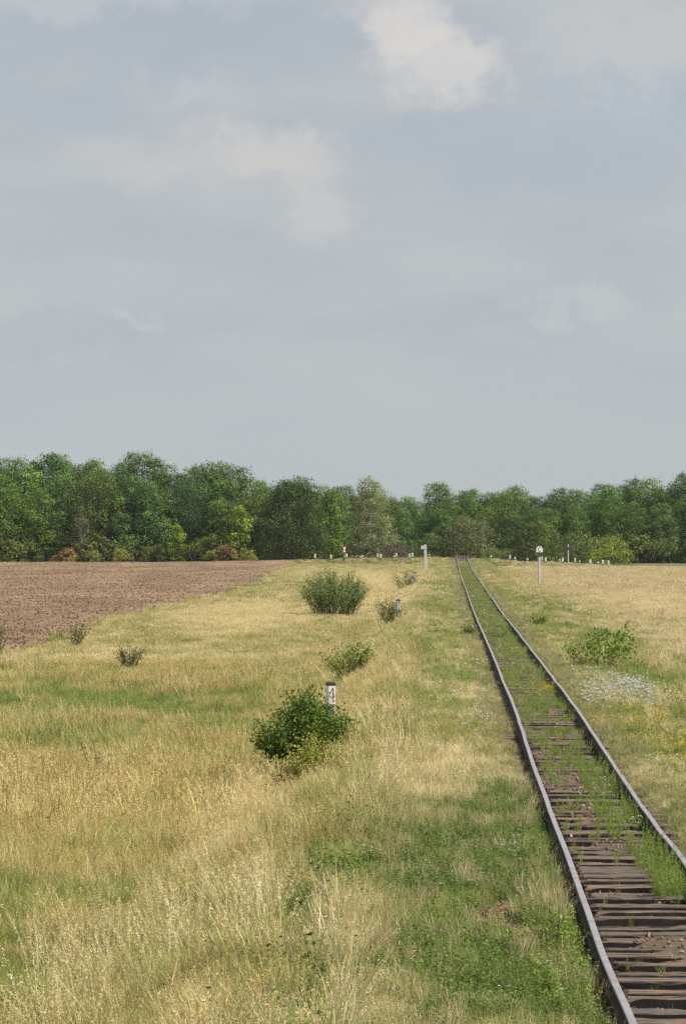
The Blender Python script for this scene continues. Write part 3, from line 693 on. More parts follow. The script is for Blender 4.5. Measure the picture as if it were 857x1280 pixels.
# flowers
P_FW = proto_coll('white_umbel', [umbel(R, 5, .42, .10, .028, 7) for _ in range(5)], [M_GR, M_WHITEP])
P_FY = proto_coll('yellow_flower', [umbel(R, 5, .5, .12, .03, 7) for _ in range(5)], [M_GR, M_YELP])
def fl_pts(lst):
    XX, YY, SS = [], [], []
    for (px, py, rx, ry, n_, sc_) in lst:
        x0, y0 = near_row(px, py); he = CH - Hs(x0, y0)
        x = x0 + rng.normal(size=n_) * rx * .5 * y0 / F; yv_ = y0 + rng.normal(size=n_) * ry * .5 * y0 * y0 / (F * he)
        x = x + .0314 * (yv_ - y0) * .8
        XX.append(x); YY.append(yv_); SS.append(sc_ * rng.uniform(.7, 1.25, n_))
    X, Y, Sc = map(np.concatenate, (XX, YY, SS)); q = np.abs(X - cx(Y)) > 1.0
    q |= np.abs(X - cx(Y)) < .6
    return X[q], Y[q], Sc[q]
X, Y, Sc = fl_pts([(785, 868, 50, 20, 300, .9), (740, 880, 30, 14, 40, 1.1), (645, 1065, 35, 25, 12, .6), (600, 1090, 50, 40, 7, .5), (700, 1240, 60, 40, 5, .5), (570, 760, 40, 30, 40, 1.3), (620, 830, 60, 40, 40, 1),
                   (608, 900, 20, 14, 18, .9), (660, 760, 60, 30, 40, 1.2), (790, 985, 60, 60, 8, .7), (700, 850, 30, 40, 10, .8), (590, 1120, 90, 50, 5, .5), (760, 1010, 16, 40, 7, .6), (550, 900, 60, 60, 26, .9), (250, 850, 200, 40, 40, 1)])
scatter_obj('white_wildflowers', P_FW, 5, X, Y, Sc, lerp((.3, .34, .12), (.4, .4, .18), rng.random(len(X))), label='small white wildflowers in the verges, thickest right of the track', cat='flowers')
X, Y, Sc = fl_pts([(790, 905, 70, 18, 45, .8), (20, 945, 80, 12, 60, .9), (300, 800, 80, 10, 60, 1.2), (430, 795, 60, 8, 50, 1.2), (685, 867, 12, 6, 40, .7), (830, 945, 30, 30, 30, 1.), (830, 760, 100, 20, 40, 1.2), (100, 790, 60, 8, 14, 1)])
scatter_obj('yellow_wildflowers', P_FY, 5, X, Y, Sc, lerp((.34, .34, .08), (.45, .42, .12), rng.random(len(X))), label='small yellow wildflowers scattered in the grass', cat='flowers')
# stones
P_ST = proto_coll('stone', [stone(R, .03) for _ in range(8)], [M_STONE])
n = 9000; Y = 24 + 70 * rng.random(n) ** 1.3; s = rng.uniform(-1.45, 1.45, n); X = cx(Y) + s
scatter_obj('ballast_stones', P_ST, 8, X, Y, rng.uniform(.35, 1.5, n), lerp((.16, .10, .07), (.42, .31, .22), rng.random(n)), tilt=1.0, label='brown ballast stones lying between the sleepers', cat='gravel', zoff=.012)
XX, YY = [], []
for (px, py, rx, ry, n_) in [(628, 1150, 42, 36, 900), (590, 985, 40, 10, 300), (615, 925, 45, 12, 400), (610, 960, 40, 8, 300)]:
    x0, y0 = near_row(px, py); he = CH - Hs(x0, y0); XX.append(x0 + rng.normal(size=n_) * rx * .5 * y0 / F); YY.append(y0 + rng.normal(size=n_) * ry * .5 * y0 * y0 / (F * he))
X, Y = np.concatenate(XX), np.concatenate(YY); n = len(X)
scatter_obj('spilled_stones', P_ST, 8, X, Y, rng.uniform(.4, 1.5, n), lerp((.15, .075, .05), (.36, .24, .17), rng.random(n)), tilt=1.0, label='reddish broken stones lying in bare patches left of the track', cat='gravel', zoff=.01)
# clods on the field
n = 60000; Y = 140 + 390 * rng.random(n) ** 1.1; X = -(.112 * Y + 3) + rng.random(n) * (.112 * Y + 10); q = infield(X + .6, Y); X, Y = X[q], Y[q]; n = len(X)
P_CL = proto_coll('clod', [stone(R, .1) for _ in range(8)], [M_STONE])
scatter_obj('soil_clods', P_CL, 8, X, Y, rng.uniform(.2, 1.0, n) ** 2 * .8 + .2, lerp((.09, .055, .035), (.32, .23, .15), rng.random(n)), tilt=1.0, label='brown soil clods turned up across the ploughed field', cat='soil', zoff=.09)

# ------------------------------------------------------------------ trees
def leafcol(r, n, c0, c1, k=4):
    t_ = r.random((n, 1)); return np.repeat((np.array(c0) * (1 - t_) + np.array(c1) * t_) * r.uniform(.8, 1.2, (n, 1)), k, 0)
def tree_meshes(seed, H, Wd, base=.12, nb=46, lpb=170, ls=.42, c0=(.035, .07, .02), c1=(.075, .125, .035), shape='round', blobr=.17, lm=None, bark=None, airy=.0):
    r = np.random.default_rng(seed); C = []
    for i in range(nb):
        for _ in range(20):
            t_ = r.uniform(0, 1) ** .85; z = H * (base + (1 - base) * t_)
            if shape == 'round': rad = math.sin(math.pi * min(1, .12 + t_ * .80)) ** .7
            elif shape == 'tall': rad = (1 - t_) ** .55 * min(1, .45 + 2.5 * t_)
            else: rad = math.sqrt(max(0, 1 - (t_ * .97) ** 2)) 
            a_ = r.uniform(0, 2 * math.pi); rr = Wd / 2 * rad * (1 - blobr) * math.sqrt(r.uniform(.25, 1.25))
            c = np.array([rr * math.cos(a_), rr * math.sin(a_), z * (1 - blobr * .3)])
            if not C or min(np.linalg.norm(c - q_[0]) for q_ in C) > Wd * blobr * .8: break
        C.append((c, Wd * blobr * r.uniform(.65, 1.25)))
    LV, LN, LC = [], [], []
    for c, br in C:
        n = int(lpb * (br / (Wd * blobr)) ** 2)
        d = r.normal(size=(n, 3)); d /= np.linalg.norm(d, axis=1)[:, None]; d[:, 2] = np.where(d[:, 2] < -.55, -d[:, 2], d[:, 2])
        lump = 1 + .32 * np.sin(d[:, 0] * 5 + c[0]) * np.sin(d[:, 1] * 5 + c[2]) 
        LV.append(c + d * br * lump[:, None] * r.uniform(.55 - airy, 1.12 + airy, (n, 1)) * np.array([1.05, 1.05, .8])); LN.append(d + r.normal(size=(n, 3)) * .38)
        tone = r.uniform(.65, 1.42); LC.append(leafcol(r, n, c0, c1) * tone)
    c = np.concatenate(LV); c[:, 2] = np.maximum(c[:, 2], .15)
    V, Q = leaves(c, np.concatenate(LN), ls * r.uniform(.6, 1.5, len(c)), ls * r.uniform(.5, 1.1, len(c)), r)
    crown = mk_mesh('crown', V, Q, [lm], vc=np.concatenate(LC))
    P = [(np.array([[0, 0, -.4], [.05, 0, H * .2], [.1 * r.normal(), .1, H * .5], [.2 * r.normal(), .1, H * .86]]), [H * .019, H * .015, H * .010, H * .003])]
    for c, br in C[::2]:
        st_ = np.array([0, 0, max(H * .1, c[2] * .55)]); mid = st_ * .45 + c * .55 + np.array([0, 0, -.03 * H])
        P.append((np.array([st_, mid, c]), [H * .007, H * .0045, H * .0015]))
    tv, tq = tubes(P, 6)
    return mk_mesh('trunk', tv, tq, [bark or M_BARK], smooth=True), crown
ML = leafmat('tree_leaves', 'vc', .10, objvar=.5)
MLp = leafmat('leaves', 'vc', .2)
def add_tree(name, mt, mc, x, y, label, cat='tree', group=None, sc=(1, 1, 1), rz=None, dz=-.05):
    t_ = empty(name, (x, y, Hs(x, y) + dz), random.uniform(0, 6.28) if rz is None else rz); t_.scale = sc
    obj('trunk', mt, t_); obj('crown', mc, t_); tag(t_, label, cat, group); return t_
protos = [tree_meshes(20 + i, 16, 11 + (i % 3), .02, 78, 330, .33, tuple(q*w_ for q, w_ in zip(c0, (1.1, 1.3, 1.1))), tuple(q*w_ for q, w_ in zip(c1, (1.8, 2.0, 1.35))), ('round', 'dome', 'tall', 'round', 'dome2', 'round', 'tall')[i], .155, lm=ML)
          for i, (c0, c1) in enumerate([((.030, .062, .020), (.062, .110, .032)), ((.040, .080, .022), (.085, .140, .038)), ((.026, .055, .022), (.052, .092, .034)),
                                        ((.050, .092, .024), (.100, .155, .040)), ((.034, .066, .026), (.068, .112, .042)), ((.045, .075, .025), (.085, .125, .045)), ((.030, .070, .022), (.070, .125, .036))])]
tone_w = ['dark green', 'mid green', 'very dark green', 'bright green', 'bluish green', 'olive green', 'deep green']
skyx = [-80, 0, 60, 95, 130, 165, 200, 245, 290, 330, 400, 425, 470, 510, 545, 580, 620, 650, 690, 730, 760, 800, 857, 950]
skyy = [566, 568, 575, 574, 566, 574, 580, 585, 589, 597, 606, 612, 606, 618, 604, 609, 602, 613, 609, 610, 603, 603, 598, 596]
ordn = ['first', 'second', 'third', 'fourth', 'fifth', 'sixth', 'seventh', 'eighth', 'ninth', 'tenth', 'eleventh', 'twelfth', 'thirteenth', 'fourteenth', 'fifteenth', 'sixteenth', 'seventeenth', 'eighteenth', 'nineteenth', 'twentieth', 'twenty-first', 'twenty-second']
def tree_row(px0, px1, Y0, step, hfac, where, grp, pool):
    px = px0; k = 0
    while px < px1:
        y = Y0 + random.uniform(-2.5, 2.5); x = at(px, y); i = random.choice(pool)
        topz = CH + (HOR - np.interp(px, skyx, skyy)) * y / F; h = (topz - Hs(x, y)) * hfac * (random.uniform(.8, 1.08) if hfac < .9 else random.uniform(.86, 1.07))
        sc = h / 16.0; w = sc * random.uniform(.72, 1.2) * (1.0 if h > 11 else 1.15)
        add_tree('broadleaf_tree', *protos[i], x, y, '%s tree, %s from left %s' % (tone_w[i], ordn[min(k, 21)], where), group=grp, sc=(w, w, sc))
        px += step * F / y * random.uniform(.6, 1.4); k += 1
GA, GB = 'trees of the wood behind the ploughed field', 'trees of the wood beyond the road crossing'
tree_row(-75, 425, 548, 5.6, .80, 'in front row of wood behind ploughed field', GA, [0, 2, 4, 5, 1, 6])
tree_row(-75, 430, 556, 5.6, .95, 'in second row of wood behind ploughed field', GA, [0, 1, 2, 3, 4, 6])
tree_row(-60, 450, 566, 5.2, 1.0, 'in back row of wood behind ploughed field', GA, [0, 2, 4, 1, 6, 3])
tree_row(440, 650, 668, 5.8, .72, 'in front row of wood beyond the track', GB, [0, 4, 1, 5, 6])
tree_row(425, 655, 682, 5.8, .9, 'in second row of wood beyond the track', GB, [3, 1, 6, 4])
tree_row(430, 660, 694, 5.4, 1.0, 'in back row of wood beyond the track', GB, [1, 4, 6, 3])
tree_row(640, 925, 618, 5.8, .80, 'in front row of wood behind right-hand grassland', GB, [0, 2, 4, 1])
tree_row(650, 925, 628, 5.8, .95, 'in second row of wood behind right-hand grassland', GB, [0, 1, 2, 4, 6])
tree_row(645, 925, 640, 5.6, 1.0, 'in back row of wood behind right-hand grassland', GB, [2, 1, 4, 6])
# single trees in front of the wood
a, c = tree_meshes(60, 13.2, 12.8, .03, 95, 190, .36, (.045, .078, .020), (.095, .135, .035), 'dome', .13, lm=MLp)
add_tree('oak_tree', a, c, at(366, 522), 522, 'big rounded dark green tree standing forward at the corner of the ploughed field', rz=.4)
a, c = tree_meshes(61, 11.5, 6.0, .05, 45, 150, .36, (.09, .16, .025), (.20, .28, .045), 'tall', .16, lm=MLp)
add_tree('broadleaf_tree', a, c, at(412, 532), 532, 'bright yellow-green tree just right of the big rounded tree', rz=1.0)
a, c = tree_meshes(62, 14.8, 10.0, .03, 90, 150, .30, (.19, .22, .085), (.33, .36, .155), 'tall', .11, lm=MLp, bark=M_PALEBARK, airy=.15)
add_tree('poplar_tree', a, c, at(461, 540), 540, 'pale feathery grey-green tree with a pointed top beyond the crossing', rz=2.0)
a, c = tree_meshes(63, 3.2, 6.2, .0, 26, 120, .22, (.10, .080, .065), (.155, .13, .105), 'dome', .16, lm=MLp)
add_tree('bush', a, c, at(497, 528), 528, 'purplish grey bush low behind the road left of the white post', 'bush')
a, c = tree_meshes(64, 7.2, 9.6, .0, 60, 170, .32, (.065, .095, .02), (.16, .20, .045), 'dome', .14, lm=MLp)
add_tree('broadleaf_tree', a, c, at(668, 532), 532, 'rounded olive green tree behind the round-topped sign', rz=.2)
a, c = tree_meshes(65, 4.6, 6.2, .0, 26, 120, .28, (.17, .23, .03), (.32, .38, .06), 'dome', .18, lm=MLp)
add_tree('broadleaf_tree', a, c, at(767, 522), 522, 'small bright yellow-green tree behind the right-hand bollards', rz=.2)
a, c = tree_meshes(66, 2.6, 3.4, .0, 14, 100, .24, (.17, .21, .03), (.32, .34, .06), 'dome', .2, lm=MLp)
add_tree('bush', a, c, at(742, 520), 520, 'low yellow-green bush left of the small bright tree by the bollards', 'bush')
a, c = tree_meshes(67, 6.6, 11, .0, 40, 150, .36, (.11, .13, .05), (.20, .22, .09), 'dome', .16, lm=MLp)
add_tree('bush', a, c, at(582, 560), 560, 'large olive bush straight beyond the end of the track', 'bush', rz=.4)
a, c = tree_meshes(68, 5.0, 9.5, .0, 34, 150, .34, (.075, .115, .03), (.16, .21, .06), 'dome', .16, lm=MLp)
add_tree('bush', a, c, at(713, 548), 548, 'broad green bush behind the black crossing sign', 'bush', rz=.8)
add_tree('bush', a, c, at(625, 545), 545, 'low green bush right of the large olive bush beyond the track', 'bush', sc=(.9, .9, .5), rz=2.2)
add_tree('bush', a, c, at(540, 560), 560, 'green bush beyond the crossing right of the white post', 'bush', sc=(.9, .9, .75), rz=4)
add_tree('bush', a, c, at(480, 556), 556, 'green bush behind the purplish grey bush', 'bush', sc=(.8, .8, .9), rz=5)
a, c = tree_meshes(69, 8.5, 3.2, .25, 10, 26, .26, (.12, .12, .07), (.18, .17, .10), 'tall', .16, lm=MLp, bark=M_PALEBARK)
add_tree('bare_tree', a, c, at(604, 575), 575, 'nearly bare pale tree beyond the right side of the track')
a, c = tree_meshes(70, 7.8, 4.4, .0, 26, 120, .36, (.15, .23, .025), (.32, .40, .055), 'tall', .18, lm=MLp)
add_tree('broadleaf_tree', a, c, at(222, 541), 541, 'small bright yellow-green tree at the front edge of the wood behind the field', sc=(.85, .85, .8))
add_tree('broadleaf_tree', a, c, at(300, 540), 540, 'bright yellow-green tree between the big rounded tree and the wood', sc=(1.1, 1.1, 1.2), rz=1)
a, c = tree_meshes(71, 7.0, 5, .0, 30, 80, .30, (.10, .10, .045), (.155, .15, .07), 'tall', .15, lm=MLp, bark=M_PALEBARK, airy=.15)
add_tree('broadleaf_tree', a, c, at(102, 541), 541, 'thin greyish tree at the front edge of the wood above the field', rz=1, sc=(1.0, 1, 1.3))
a, c = tree_meshes(72, 2.2, 4.0, .0, 14, 110, .26, (.24, .15, .055), (.36, .27, .10), 'dome', .2, lm=MLp)
a2, c2 = tree_meshes(73, 2.2, 4.0, .0, 14, 110, .26, (.2, .2, .045), (.32, .33, .07), 'dome', .2, lm=MLp)
for (px, lb, y_, s_, al) in [(84, 'rusty orange shrub at the foot of the wood left of the thin greyish tree', 538, 1.0, 0), (150, 'yellow-green shrub at the foot of the wood right of the thin greyish tree', 538, .9, 1), (70, 'small rusty shrub beside the rusty orange shrub', 539, .5, 0),
                             (283, 'tawny shrub at the foot of the wood near the big rounded tree', 538, 1.2, 0), (265, 'small yellow-green shrub left of the tawny shrub', 538, .8, 1), (312, 'yellow-green shrub against the left foot of the big rounded tree', 534, .8, 1), (117, 'pale green shrub at the foot of the thin greyish tree', 538, .75, 1)]:
    add_tree('shrub', *((a, c), (a2, c2))[al], at(px, y_), y_, lb, 'shrub', sc=(s_, s_, s_))

a3, c3 = tree_meshes(74, 3.2, 5.0, .0, 20, 110, .32, (.05, .085, .02), (.13, .17, .04), 'dome', .18, lm=ML)
for i_ in range(22):
    px = -50 + i_ * 22.5 + random.uniform(-7, 7); y_ = 542.5 + random.uniform(-1, 1); s_ = random.uniform(.6, 1.5)
    add_tree('undergrowth_bush', a3, c3, at(px, y_), y_, 'green undergrowth bush, %s from left at foot of wood behind ploughed field' % (ordn[i_]), 'bush', 'undergrowth bushes at the foot of the wood', sc=(s_, s_, s_))
for i_ in range(16):
    px = 640 + i_ * 18 + random.uniform(-6, 6); y_ = 611 + random.uniform(-1, 1); s_ = random.uniform(.7, 1.6)
    add_tree('undergrowth_bush', a3, c3, at(px, y_), y_, 'green undergrowth bush, %s from left at foot of wood behind right-hand grassland' % (ordn[i_]), 'bush', 'undergrowth bushes at the foot of the wood', sc=(s_, s_, s_))
# ------------------------------------------------------------------ bushes along the line
def bush_meshes(seed, Wd, H, stems, lps, ls, asp, c0, c1, upr=.5, branch=2, root=.18, dens=1.0, thick=1.0, jit=.9):
    r = np.random.default_rng(seed); P, LC = [], []
    for i in range(stems):
        a_ = r.uniform(0, 2 * math.pi); k = math.sqrt(r.random()); ex = np.array([math.cos(a_) * k * Wd / 2, math.sin(a_) * k * Wd / 2])
        hh = H * (1 - (1 - upr) * k ** 2) * r.uniform(.75, 1.05); t_ = np.linspace(0, 1, 6)[:, None]
        pts = np.concatenate([ex * root + ex * (1 - root) * t_ ** (1.3), t_ ** .85 * hh - .04], 1) + np.concatenate([np.zeros((1, 3)), r.normal(size=(5, 3)) * .03 * Wd / 2])
        P.append((pts, np.linspace(.014, .003, 6) * thick))
        for b_ in range(branch):
            t0 = r.uniform(.3, .8); p0 = np.array([np.interp(t0, t_[:, 0], pts[:, q_]) for q_ in range(3)])
            d = r.normal(size=3) * .5; d[2] = abs(d[2]) + .4; d[:2] += ex / (Wd / 2) * .5; d *= H * .22 / np.linalg.norm(d)
            bp = np.stack([p0, p0 + d * .5 + r.normal(size=3) * .02, p0 + d]); P.append((bp, np.array([.006, .004, .002]) * thick))
    for pts, _ in P:
        n = max(3, int(lps * np.linalg.norm(pts[-1] - pts[0]) / H)); tt = r.uniform(.22 if len(pts) > 4 else 0, 1, n); g_ = np.linspace(0, 1, len(pts))
        c = np.stack([np.interp(tt, g_, pts[:, q_]) for q_ in range(3)], 1); LC.append(c + r.normal(size=(n, 3)) * ls * jit)
    tv, tq = tubes(P, 5); c = np.concatenate(LC); c[:, 2] = np.maximum(c[:, 2], .03)
    nn = r.normal(size=(len(c), 3)) * .8 + np.stack([c[:, 0], c[:, 1], np.full(len(c), H * .4)], 1) / Wd
    lv, lq = leaves(c, nn, ls * r.uniform(.7, 1.4, len(c)), ls * asp, r)
    return mk_mesh('stems', tv, tq, [M_STEM], smooth=True), mk_mesh('foliage', lv, lq, [MLp], vc=leafcol(r, len(c), c0, c1))
def add_bush(name, mm, px, Y, label, cat='bush', sc=1.0, rz=0.0, dz=0.0, group=None):
    x = at(px, Y); t_ = empty(name, (x, Y, Hs(x, Y) + dz), rz); t_.scale = (sc, sc, sc)
    obj('stems', mm[0], t_); obj('foliage', mm[1], t_); tag(t_, label, cat, group); return t_
DG0, DG1 = (.045, .085, .012), (.13, .20, .03)
add_bush('bush',  bush_meshes(1, 2.35, 2.08, 95, 90, .10, .6, DG0, (.19, .28, .04), .5, 5), 383, 70, 'dense dark green bush at the foot of the post marked 4')
add_bush('leafy_plant', bush_meshes(2, 1.7, 1.2, 50, 50, .10, .5, (.20, .23, .035), (.44, .42, .09), .5, 2), 388, 65.3, 'low yellowish green plant in front of the dense dark green bush', 'plant')
add_bush('willow_bush', bush_meshes(3, 4.8, 3.7, 110, 70, .19, .38, (.11, .17, .045), (.29, .38, .13), .60, 2, thick=1.6, jit=.55, root=.55), 417, 214, 'large upright grey-green bush in pale dry grass left of the line')
add_bush('bush', bush_meshes(4, 2.1, 2.0, 34, 50, .12, .5, (.09, .15, .02), (.25, .32, .05), .6, 2), 437, 113, 'sparse mid-green bush behind the post marked 4, up the slope')
add_bush('shrub', bush_meshes(5, 2.1, 1.6, 11, 60, .11, .5, (.055, .075, .02), (.12, .14, .04), .75, 1, thick=1.5), 91, 160, 'dark shrub with stems fanning out at the edge of the ploughed soil', 'shrub')
add_bush('shrub', bush_meshes(6, 1.7, 1.4, 20, 44, .10, .5, (.06, .075, .02), (.15, .16, .04), .8, 1, thick=1.5), 163, 133, 'small reddish-stemmed shrub in the meadow below the ploughed field', 'shrub')
add_bush('shrub', bush_meshes(7, 1.6, 1.9, 16, 40, .11, .5, (.06, .09, .025), (.15, .17, .05), .8, 1), -3, 150, 'dark shrub cut off by the left edge of the picture', 'shrub')
add_bush('bush', bush_meshes(8, 2.9, 1.8, 18, 40, .17, .55, (.08, .15, .015), (.25, .37, .05), .5, 3, root=.4), 752, 112, 'leafy green bush right of the track in dry grass')
add_bush('shrub', bush_meshes(9, 1.9, 2.0, 22, 44, .14, .4, (.075, .10, .02), (.2, .22, .05), .75, 2), 488, 172, 'straggly shrub around the second small post', 'shrub')
add_bush('shrub', bush_meshes(10, 3.0, 2.2, 16, 40, .18, .45, (.08, .12, .03), (.2, .24, .06), .6, 2), 508, 276, 'thin leaning shrub beside the third small post', 'shrub')
add_bush('leafy_plant', bush_meshes(11, .9, .65, 12, 26, .11, .5, DG0, DG1, .6, 1), 588, 146, 'small dark green plant on the left verge close to the rail', 'plant')
add_bush('leafy_plant', bush_meshes(12, 1.4, .7, 14, 26, .12, .5, DG0, (.16, .22, .04), .5, 1), 670, 160, 'small leafy plant on the right verge between track and sign', 'plant')
add_bush('leafy_plant', bush_meshes(13, .7, .9, 9, 24, .07, .4, (.08, .11, .04), (.2, .24, .1), .8, 1), 375, 117, 'thin green weed left of the sparse bush', 'plant')
add_bush('leafy_plant', bush_meshes(14, .6, .45, 9, 22, .10, .5, DG0, DG1, .6, 1), 625, 140, 'dark green plant between the rails near the middle distance', 'plant')
add_bush('leafy_plant', bush_meshes(15, 1.3, .55, 16, 22, .06, .6, (.08, .14, .02), (.24, .33, .06), .6, 2), 690, 36.5, 'leafy bright green weed beside the left rail in the foreground', 'plant')
add_bush('leafy_plant', bush_meshes(16, .5, 1.0, 3, 40, .035, .4, (.16, .18, .12), (.26, .28, .19), .95, 1), 225, 44, 'grey-green wormwood stalk among the tall seed stalks', 'plant')
add_bush('leafy_plant', bush_meshes(17, .6, .8, 6, 26, .06, .5, (.10, .12, .03), (.25, .27, .08), .7, 1), 270, 103, 'small dark weed standing in the green meadow strip', 'plant')

# ------------------------------------------------------------------ posts and signs
def stroke(pts, w, d0, d1):                              # thick flat stroke in the XZ plane, proud of a face at y = d1..d0
    mb = MB(); pts = [Vector(p_) for p_ in pts]; L, Rr = [], []
    for i, p_ in enumerate(pts):
        t_ = (pts[min(i + 1, len(pts) - 1)] - pts[max(i - 1, 0)]).normalized(); n_ = Vector((-t_.y, t_.x)); L.append(p_ + n_ * w / 2); Rr.append(p_ - n_ * w / 2)
    n = len(pts); v = [(q_.x, d1, q_.y) for q_ in L + Rr] + [(q_.x, d0, q_.y) for q_ in L + Rr]; f = []
    for i in range(n - 1):
        f += [(i, i + 1, n + i + 1, n + i), (2 * n + i, 3 * n + i, 3 * n + i + 1, 2 * n + i + 1), (i, 2 * n + i, 2 * n + i + 1, i + 1), (n + i, n + i + 1, 3 * n + i + 1, 3 * n + i)]
    f += [(0, n, 3 * n, 2 * n), (n - 1, 3 * n - 1, 4 * n - 1, 2 * n - 1)]
    mb.add(v, f); return mb
def picket(px, Y, topz, digit, label, rz, hole=.17, lean=(0, 0)):
    x = at(px, Y); gz = Hs(x, Y); H = topz - gz
    t_ = empty('picket_post', (x, Y, gz), rz); t_.rotation_euler = (lean[0], lean[1], rz); tag(t_, label, 'marker post', 'numbered marker posts along the left side of the line')
    h = hole / 2; mb = MB(); mb.box(-h, h, -h, h, -.3, H - .56, 0, .012); obj('post_shaft', mb.mesh('post_shaft', [M_CONC]), t_)
    mb = MB(); mb.box(-h - .002, h + .002, -h - .002, h + .002, H - .56, H - .10, 0, .014); obj('white_panel', mb.mesh('white_panel', [M_WHITE]), t_)
    mb = MB(); q = h + .004; mb.prism([(-q, -q), (q, -q), (q, q), (-q, q)], H - .10, H - .03, 0, None); q2 = h * .55
    mb.prism([(-q, -q), (q, -q), (q, q), (-q, q)], H - .03, H, 0, [(-q2, -q2), (q2, -q2), (q2, q2), (-q2, q2)]); obj('black_cap', mb.mesh('black_cap', [M_BLACK]), t_)
    G = {'4': [[(.018, .30), (-.012, .24), (-.05, .155), (-.048, .135), (.05, .135)], [(.03, .31), (.034, .05)], [(.012, .052), (.055, .052)]],
         '3': [[(-.04, .29), (0, .31), (.04, .28), (.035, .22), (-.01, .19), (.04, .16), (.045, .09), (0, .05), (-.045, .08)]]}[digit]
    mb = MB()
    for g_ in G:
        m2 = stroke([(a * 1.35, (b - .17) * 1.3 + H - .33) for a, b in g_], .019, -h - .001, -h - .006); mb.add(m2.v, m2.f)
    obj('digit', mb.mesh('digit', [M_BLACK]), t_)
    return t_
picket(413, 80, .87, '4', 'white marker post with black cap and figure 4 behind the dense dark green bush', .30, .19)
picket(497.5, 180, CH - (749 - HOR) * 180 / F, '3', 'small white and black marker post standing in a straggly shrub', .25, .2)
picket(516, 280, CH - (715 - HOR) * 280 / F, '3', 'leaning far white marker post below the tall white post', .2, .2, (0, .12))
# tall white kilometre post with side plate
x, Y = at(532, 380), 380; gz = Hs(x, Y); H = CH - (681 - HOR) * Y / F - gz
t_ = empty('kilometre_post', (x, Y, gz)); tag(t_, 'tall white post with white top plate, left of the track near the crossing', 'marker post')
mb = MB(); mb.box(-.15, .15, -.11, .11, -.3, H - .05, 0, .02); mb.prism([(-.15, -.11), (.15, -.11), (.15, .11), (-.15, .11)], H - .05, H, 0, [(-.08, -.06), (.08, -.06), (.08, .06), (-.08, .06)]); obj('post_shaft', mb.mesh('post_shaft', [M_WHITE]), t_); t_.rotation_euler = (0, -.03, 0)
mb = MB(); mb.box(-.5, .12, -.15, -.115, H - .52, H - .08, 0, .004); obj('plate', mb.mesh('plate', [M_WHITE]), t_)
# whistle sign
x, Y = at(673.5, 280), 280; gz = Hs(x, Y); zt = CH - (682 - HOR) * Y / F - gz
t_ = empty('whistle_sign', (x, Y, gz), .3); tag(t_, 'round-topped white sign with black letter C on a weathered white post', 'railway sign')
mb = MB(); mb.box(-.10, .10, -.08, .08, -.4, zt - 1.0, 0, .015); so = obj('post', mb.mesh('post', [M_WOODP]), t_)
mb = MB(); mb.box(-.035, .035, -.02, .02, zt - 1.0, zt - .1, 0); obj('bracket', mb.mesh('bracket', [M_STEELD]), t_)
r_ = .34; arc = [(math.cos(a_) * r_, math.sin(a_) * r_) for a_ in np.linspace(0, math.pi, 17)]; cz = zt - r_
outl = [(-r_, -.27)] + [(r_, -.27)] + arc
mb = MB(); mb.prism([(a_, b_) for a_, b_ in outl], .03, .06, 0, None, lambda p_: (p_[0], -p_[2], p_[1] + cz)); pl = obj('sign_plate', mb.mesh('sign_plate', [M_WHITE]), t_)
rim = [(p_[0] * .96, p_[1] * .96 + cz) for p_ in outl] ; rim = rim + [rim[0]]
mb = stroke(rim, .035, -.061, -.066); obj('border', mb.mesh('border', [M_BLACK]), pl)
cc = [(math.cos(a_) * .115, math.sin(a_) * .19 + cz + .01) for a_ in np.linspace(math.radians(50), math.radians(310), 16)]
mb = stroke(cc, .05, -.061, -.067); obj('letter', mb.mesh('letter', [M_BLACK]), pl)
# crossing signs
def cross(px, Y, ztop, front, label, rz):
    x = at(px, Y); gz = Hs(x, Y); H = ztop - gz
    t_ = empty('crossing_sign', (x, Y, gz), rz); tag(t_, label, 'crossing sign', 'crossing signs at the road')
    mb = MB(); mb.box(-.07, .07, -.07, .07, -.3, H - .1, 0, .01); obj('post', mb.mesh('post', [M_WOODP if not front else M_STEELD]), t_)
    for q in (-1, 1):
        mb = MB(); L = .95; w = .13; d = Vector((.72, .7 * q)); d.normalize(); n_ = Vector((-d.y, d.x))
        def bar(a_, b_, m_):
            p0, p1 = d * a_, d * b_; poly = [p0 - n_ * w, p1 - n_ * w, p1 + n_ * w, p0 + n_ * w]
            if q < 0: pass
            mb.prism([(v_.x, v_.y) for v_ in poly], .075 + (.02 if q > 0 else 0), .093 + (.02 if q > 0 else 0), m_, None, lambda p_: (p_[0], -p_[2], p_[1] + H - .85))
        if front:
            for a_, b_, m_ in ((-L, -.45, 1), (-.45, -.15, 0), (-.15, .15, 1), (.15, .45, 0), (.45, L, 1)): bar(a_, b_, m_)
        else: bar(-L, L, 0)
        obj('cross_board', mb.mesh('cross_board', [M_WHITE, M_RED] if front else [M_BLACK]), t_)
    return t_
cross(709.5, 506, CH - (679 - HOR) * 506 / F, False, 'crossing sign seen from behind, black X boards on a pale post', .6)
cross(429.5, 489, CH - (680 - HOR) * 489 / F, True, 'crossing sign with red and white X boards on a dark post, left of the crossing', 1.15)
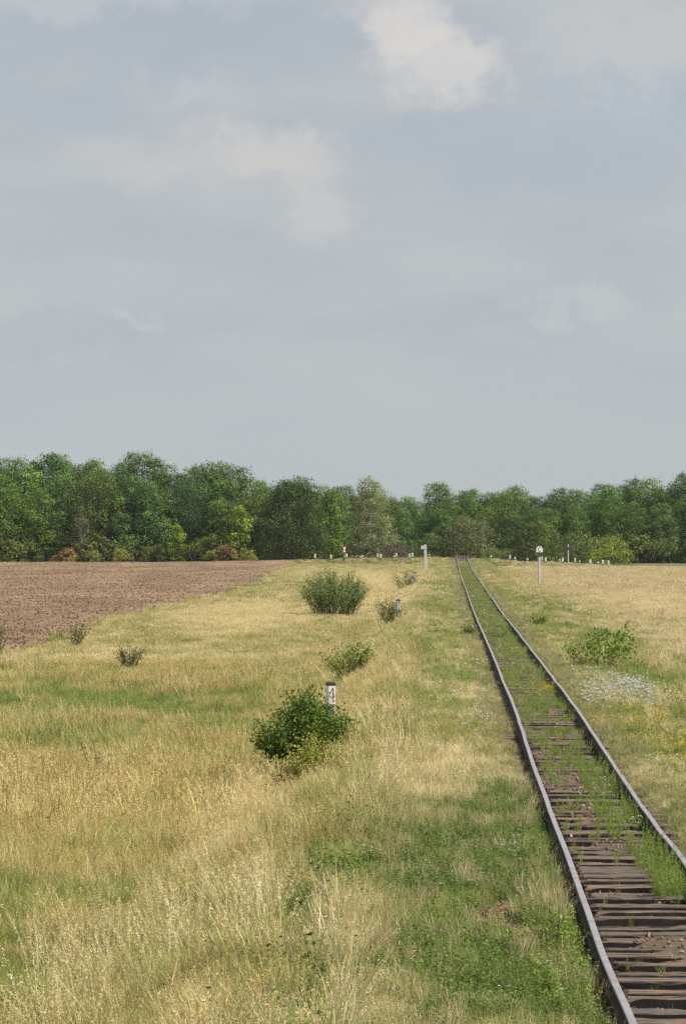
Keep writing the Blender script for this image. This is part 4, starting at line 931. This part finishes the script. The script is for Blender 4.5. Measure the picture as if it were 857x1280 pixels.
# bollards
def bollard_mesh(blacktop):
    mb = MB(); w = .13
    segs = ([(-.3, .28, 0), (.28, .52, 1), (.52, 1.05, 0)] if not blacktop else [(-.3, .45, 0), (.45, .62, 1), (.62, .86, 0), (.86, 1.05, 1)])
    for a_, b_, m_ in segs: mb.box(-w, w, -w * .8, w * .8, a_, b_, m_, .02)
    mb.prism([(-w, -w * .8), (w, -w * .8), (w, w * .8), (-w, w * .8)], 1.05, 1.10, segs[-1][2], [(-w * .6, -w * .5), (w * .6, -w * .5), (w * .6, w * .5), (-w * .6, w * .5)])
    return mb.mesh('bollard', [M_WHITE, M_BLACK])
bm_ = [bollard_mesh(False), bollard_mesh(True)]
NL = [(413.5, 0), (429.6, 0), (450.8, 1), (475.5, 0), (492.5, 1), (511.5, 0)]; FL_ = [(393.5, 0), (433.5, 0), (453, 1), (471.5, 0), (495, 0), (514.5, 0), (536, 1)]
NR = [(658.5, 1), (681.5, 0), (702.5, 0), (723.5, 1), (737.5, 0), (747, 1), (760, 0)]; FR = [(613, 1), (637, 0), (643, 1), (677, 0), (699, 1), (718, 0), (752.5, 0)]
for lst, yb, wh in ((NL, 490.6, 'near side of road, left of track'), (FL_, 503.2, 'far side of road, left of track'), (NR, 490.6, 'near side of road, right of track'), (FR, 503.2, 'far side of road, right of track')):
    for i, (px, bt) in enumerate(lst):
        x = at(px, yb); o = obj('bollard', bm_[bt], None, (x, yb, max(Hs(x, yb), float(RH(x)) - .25) - .15)); o.rotation_euler = (random.uniform(-.05, .05), random.uniform(-.06, .06), random.uniform(-.3, .3))
        tag(o, '%s bollard, %s from left, %s' % ('black-topped white' if bt else 'white', ordn[i], wh), 'bollard', 'black and white bollards at the road crossing')

# ------------------------------------------------------------------ haze
mb = MB(); mb.box(-1700, 1700, -320, 1750, -3.4, 22)
m, t, p = mat('summer_haze'); t.nodes.remove(p)
pvn = N(t, 'ShaderNodeVolumePrincipled'); pvn.inputs['Color'].default_value = (.80, .88, 1.0, 1); pvn.inputs['Density'].default_value = .00004
lk(t, pvn.outputs[0], t.nodes['Material Output'].inputs['Volume'])
hz = obj('haze', mb.mesh('haze', [m])); tag(hz, kind='stuff'); HAZE = True
if not HAZE: bpy.data.objects.remove(hz)
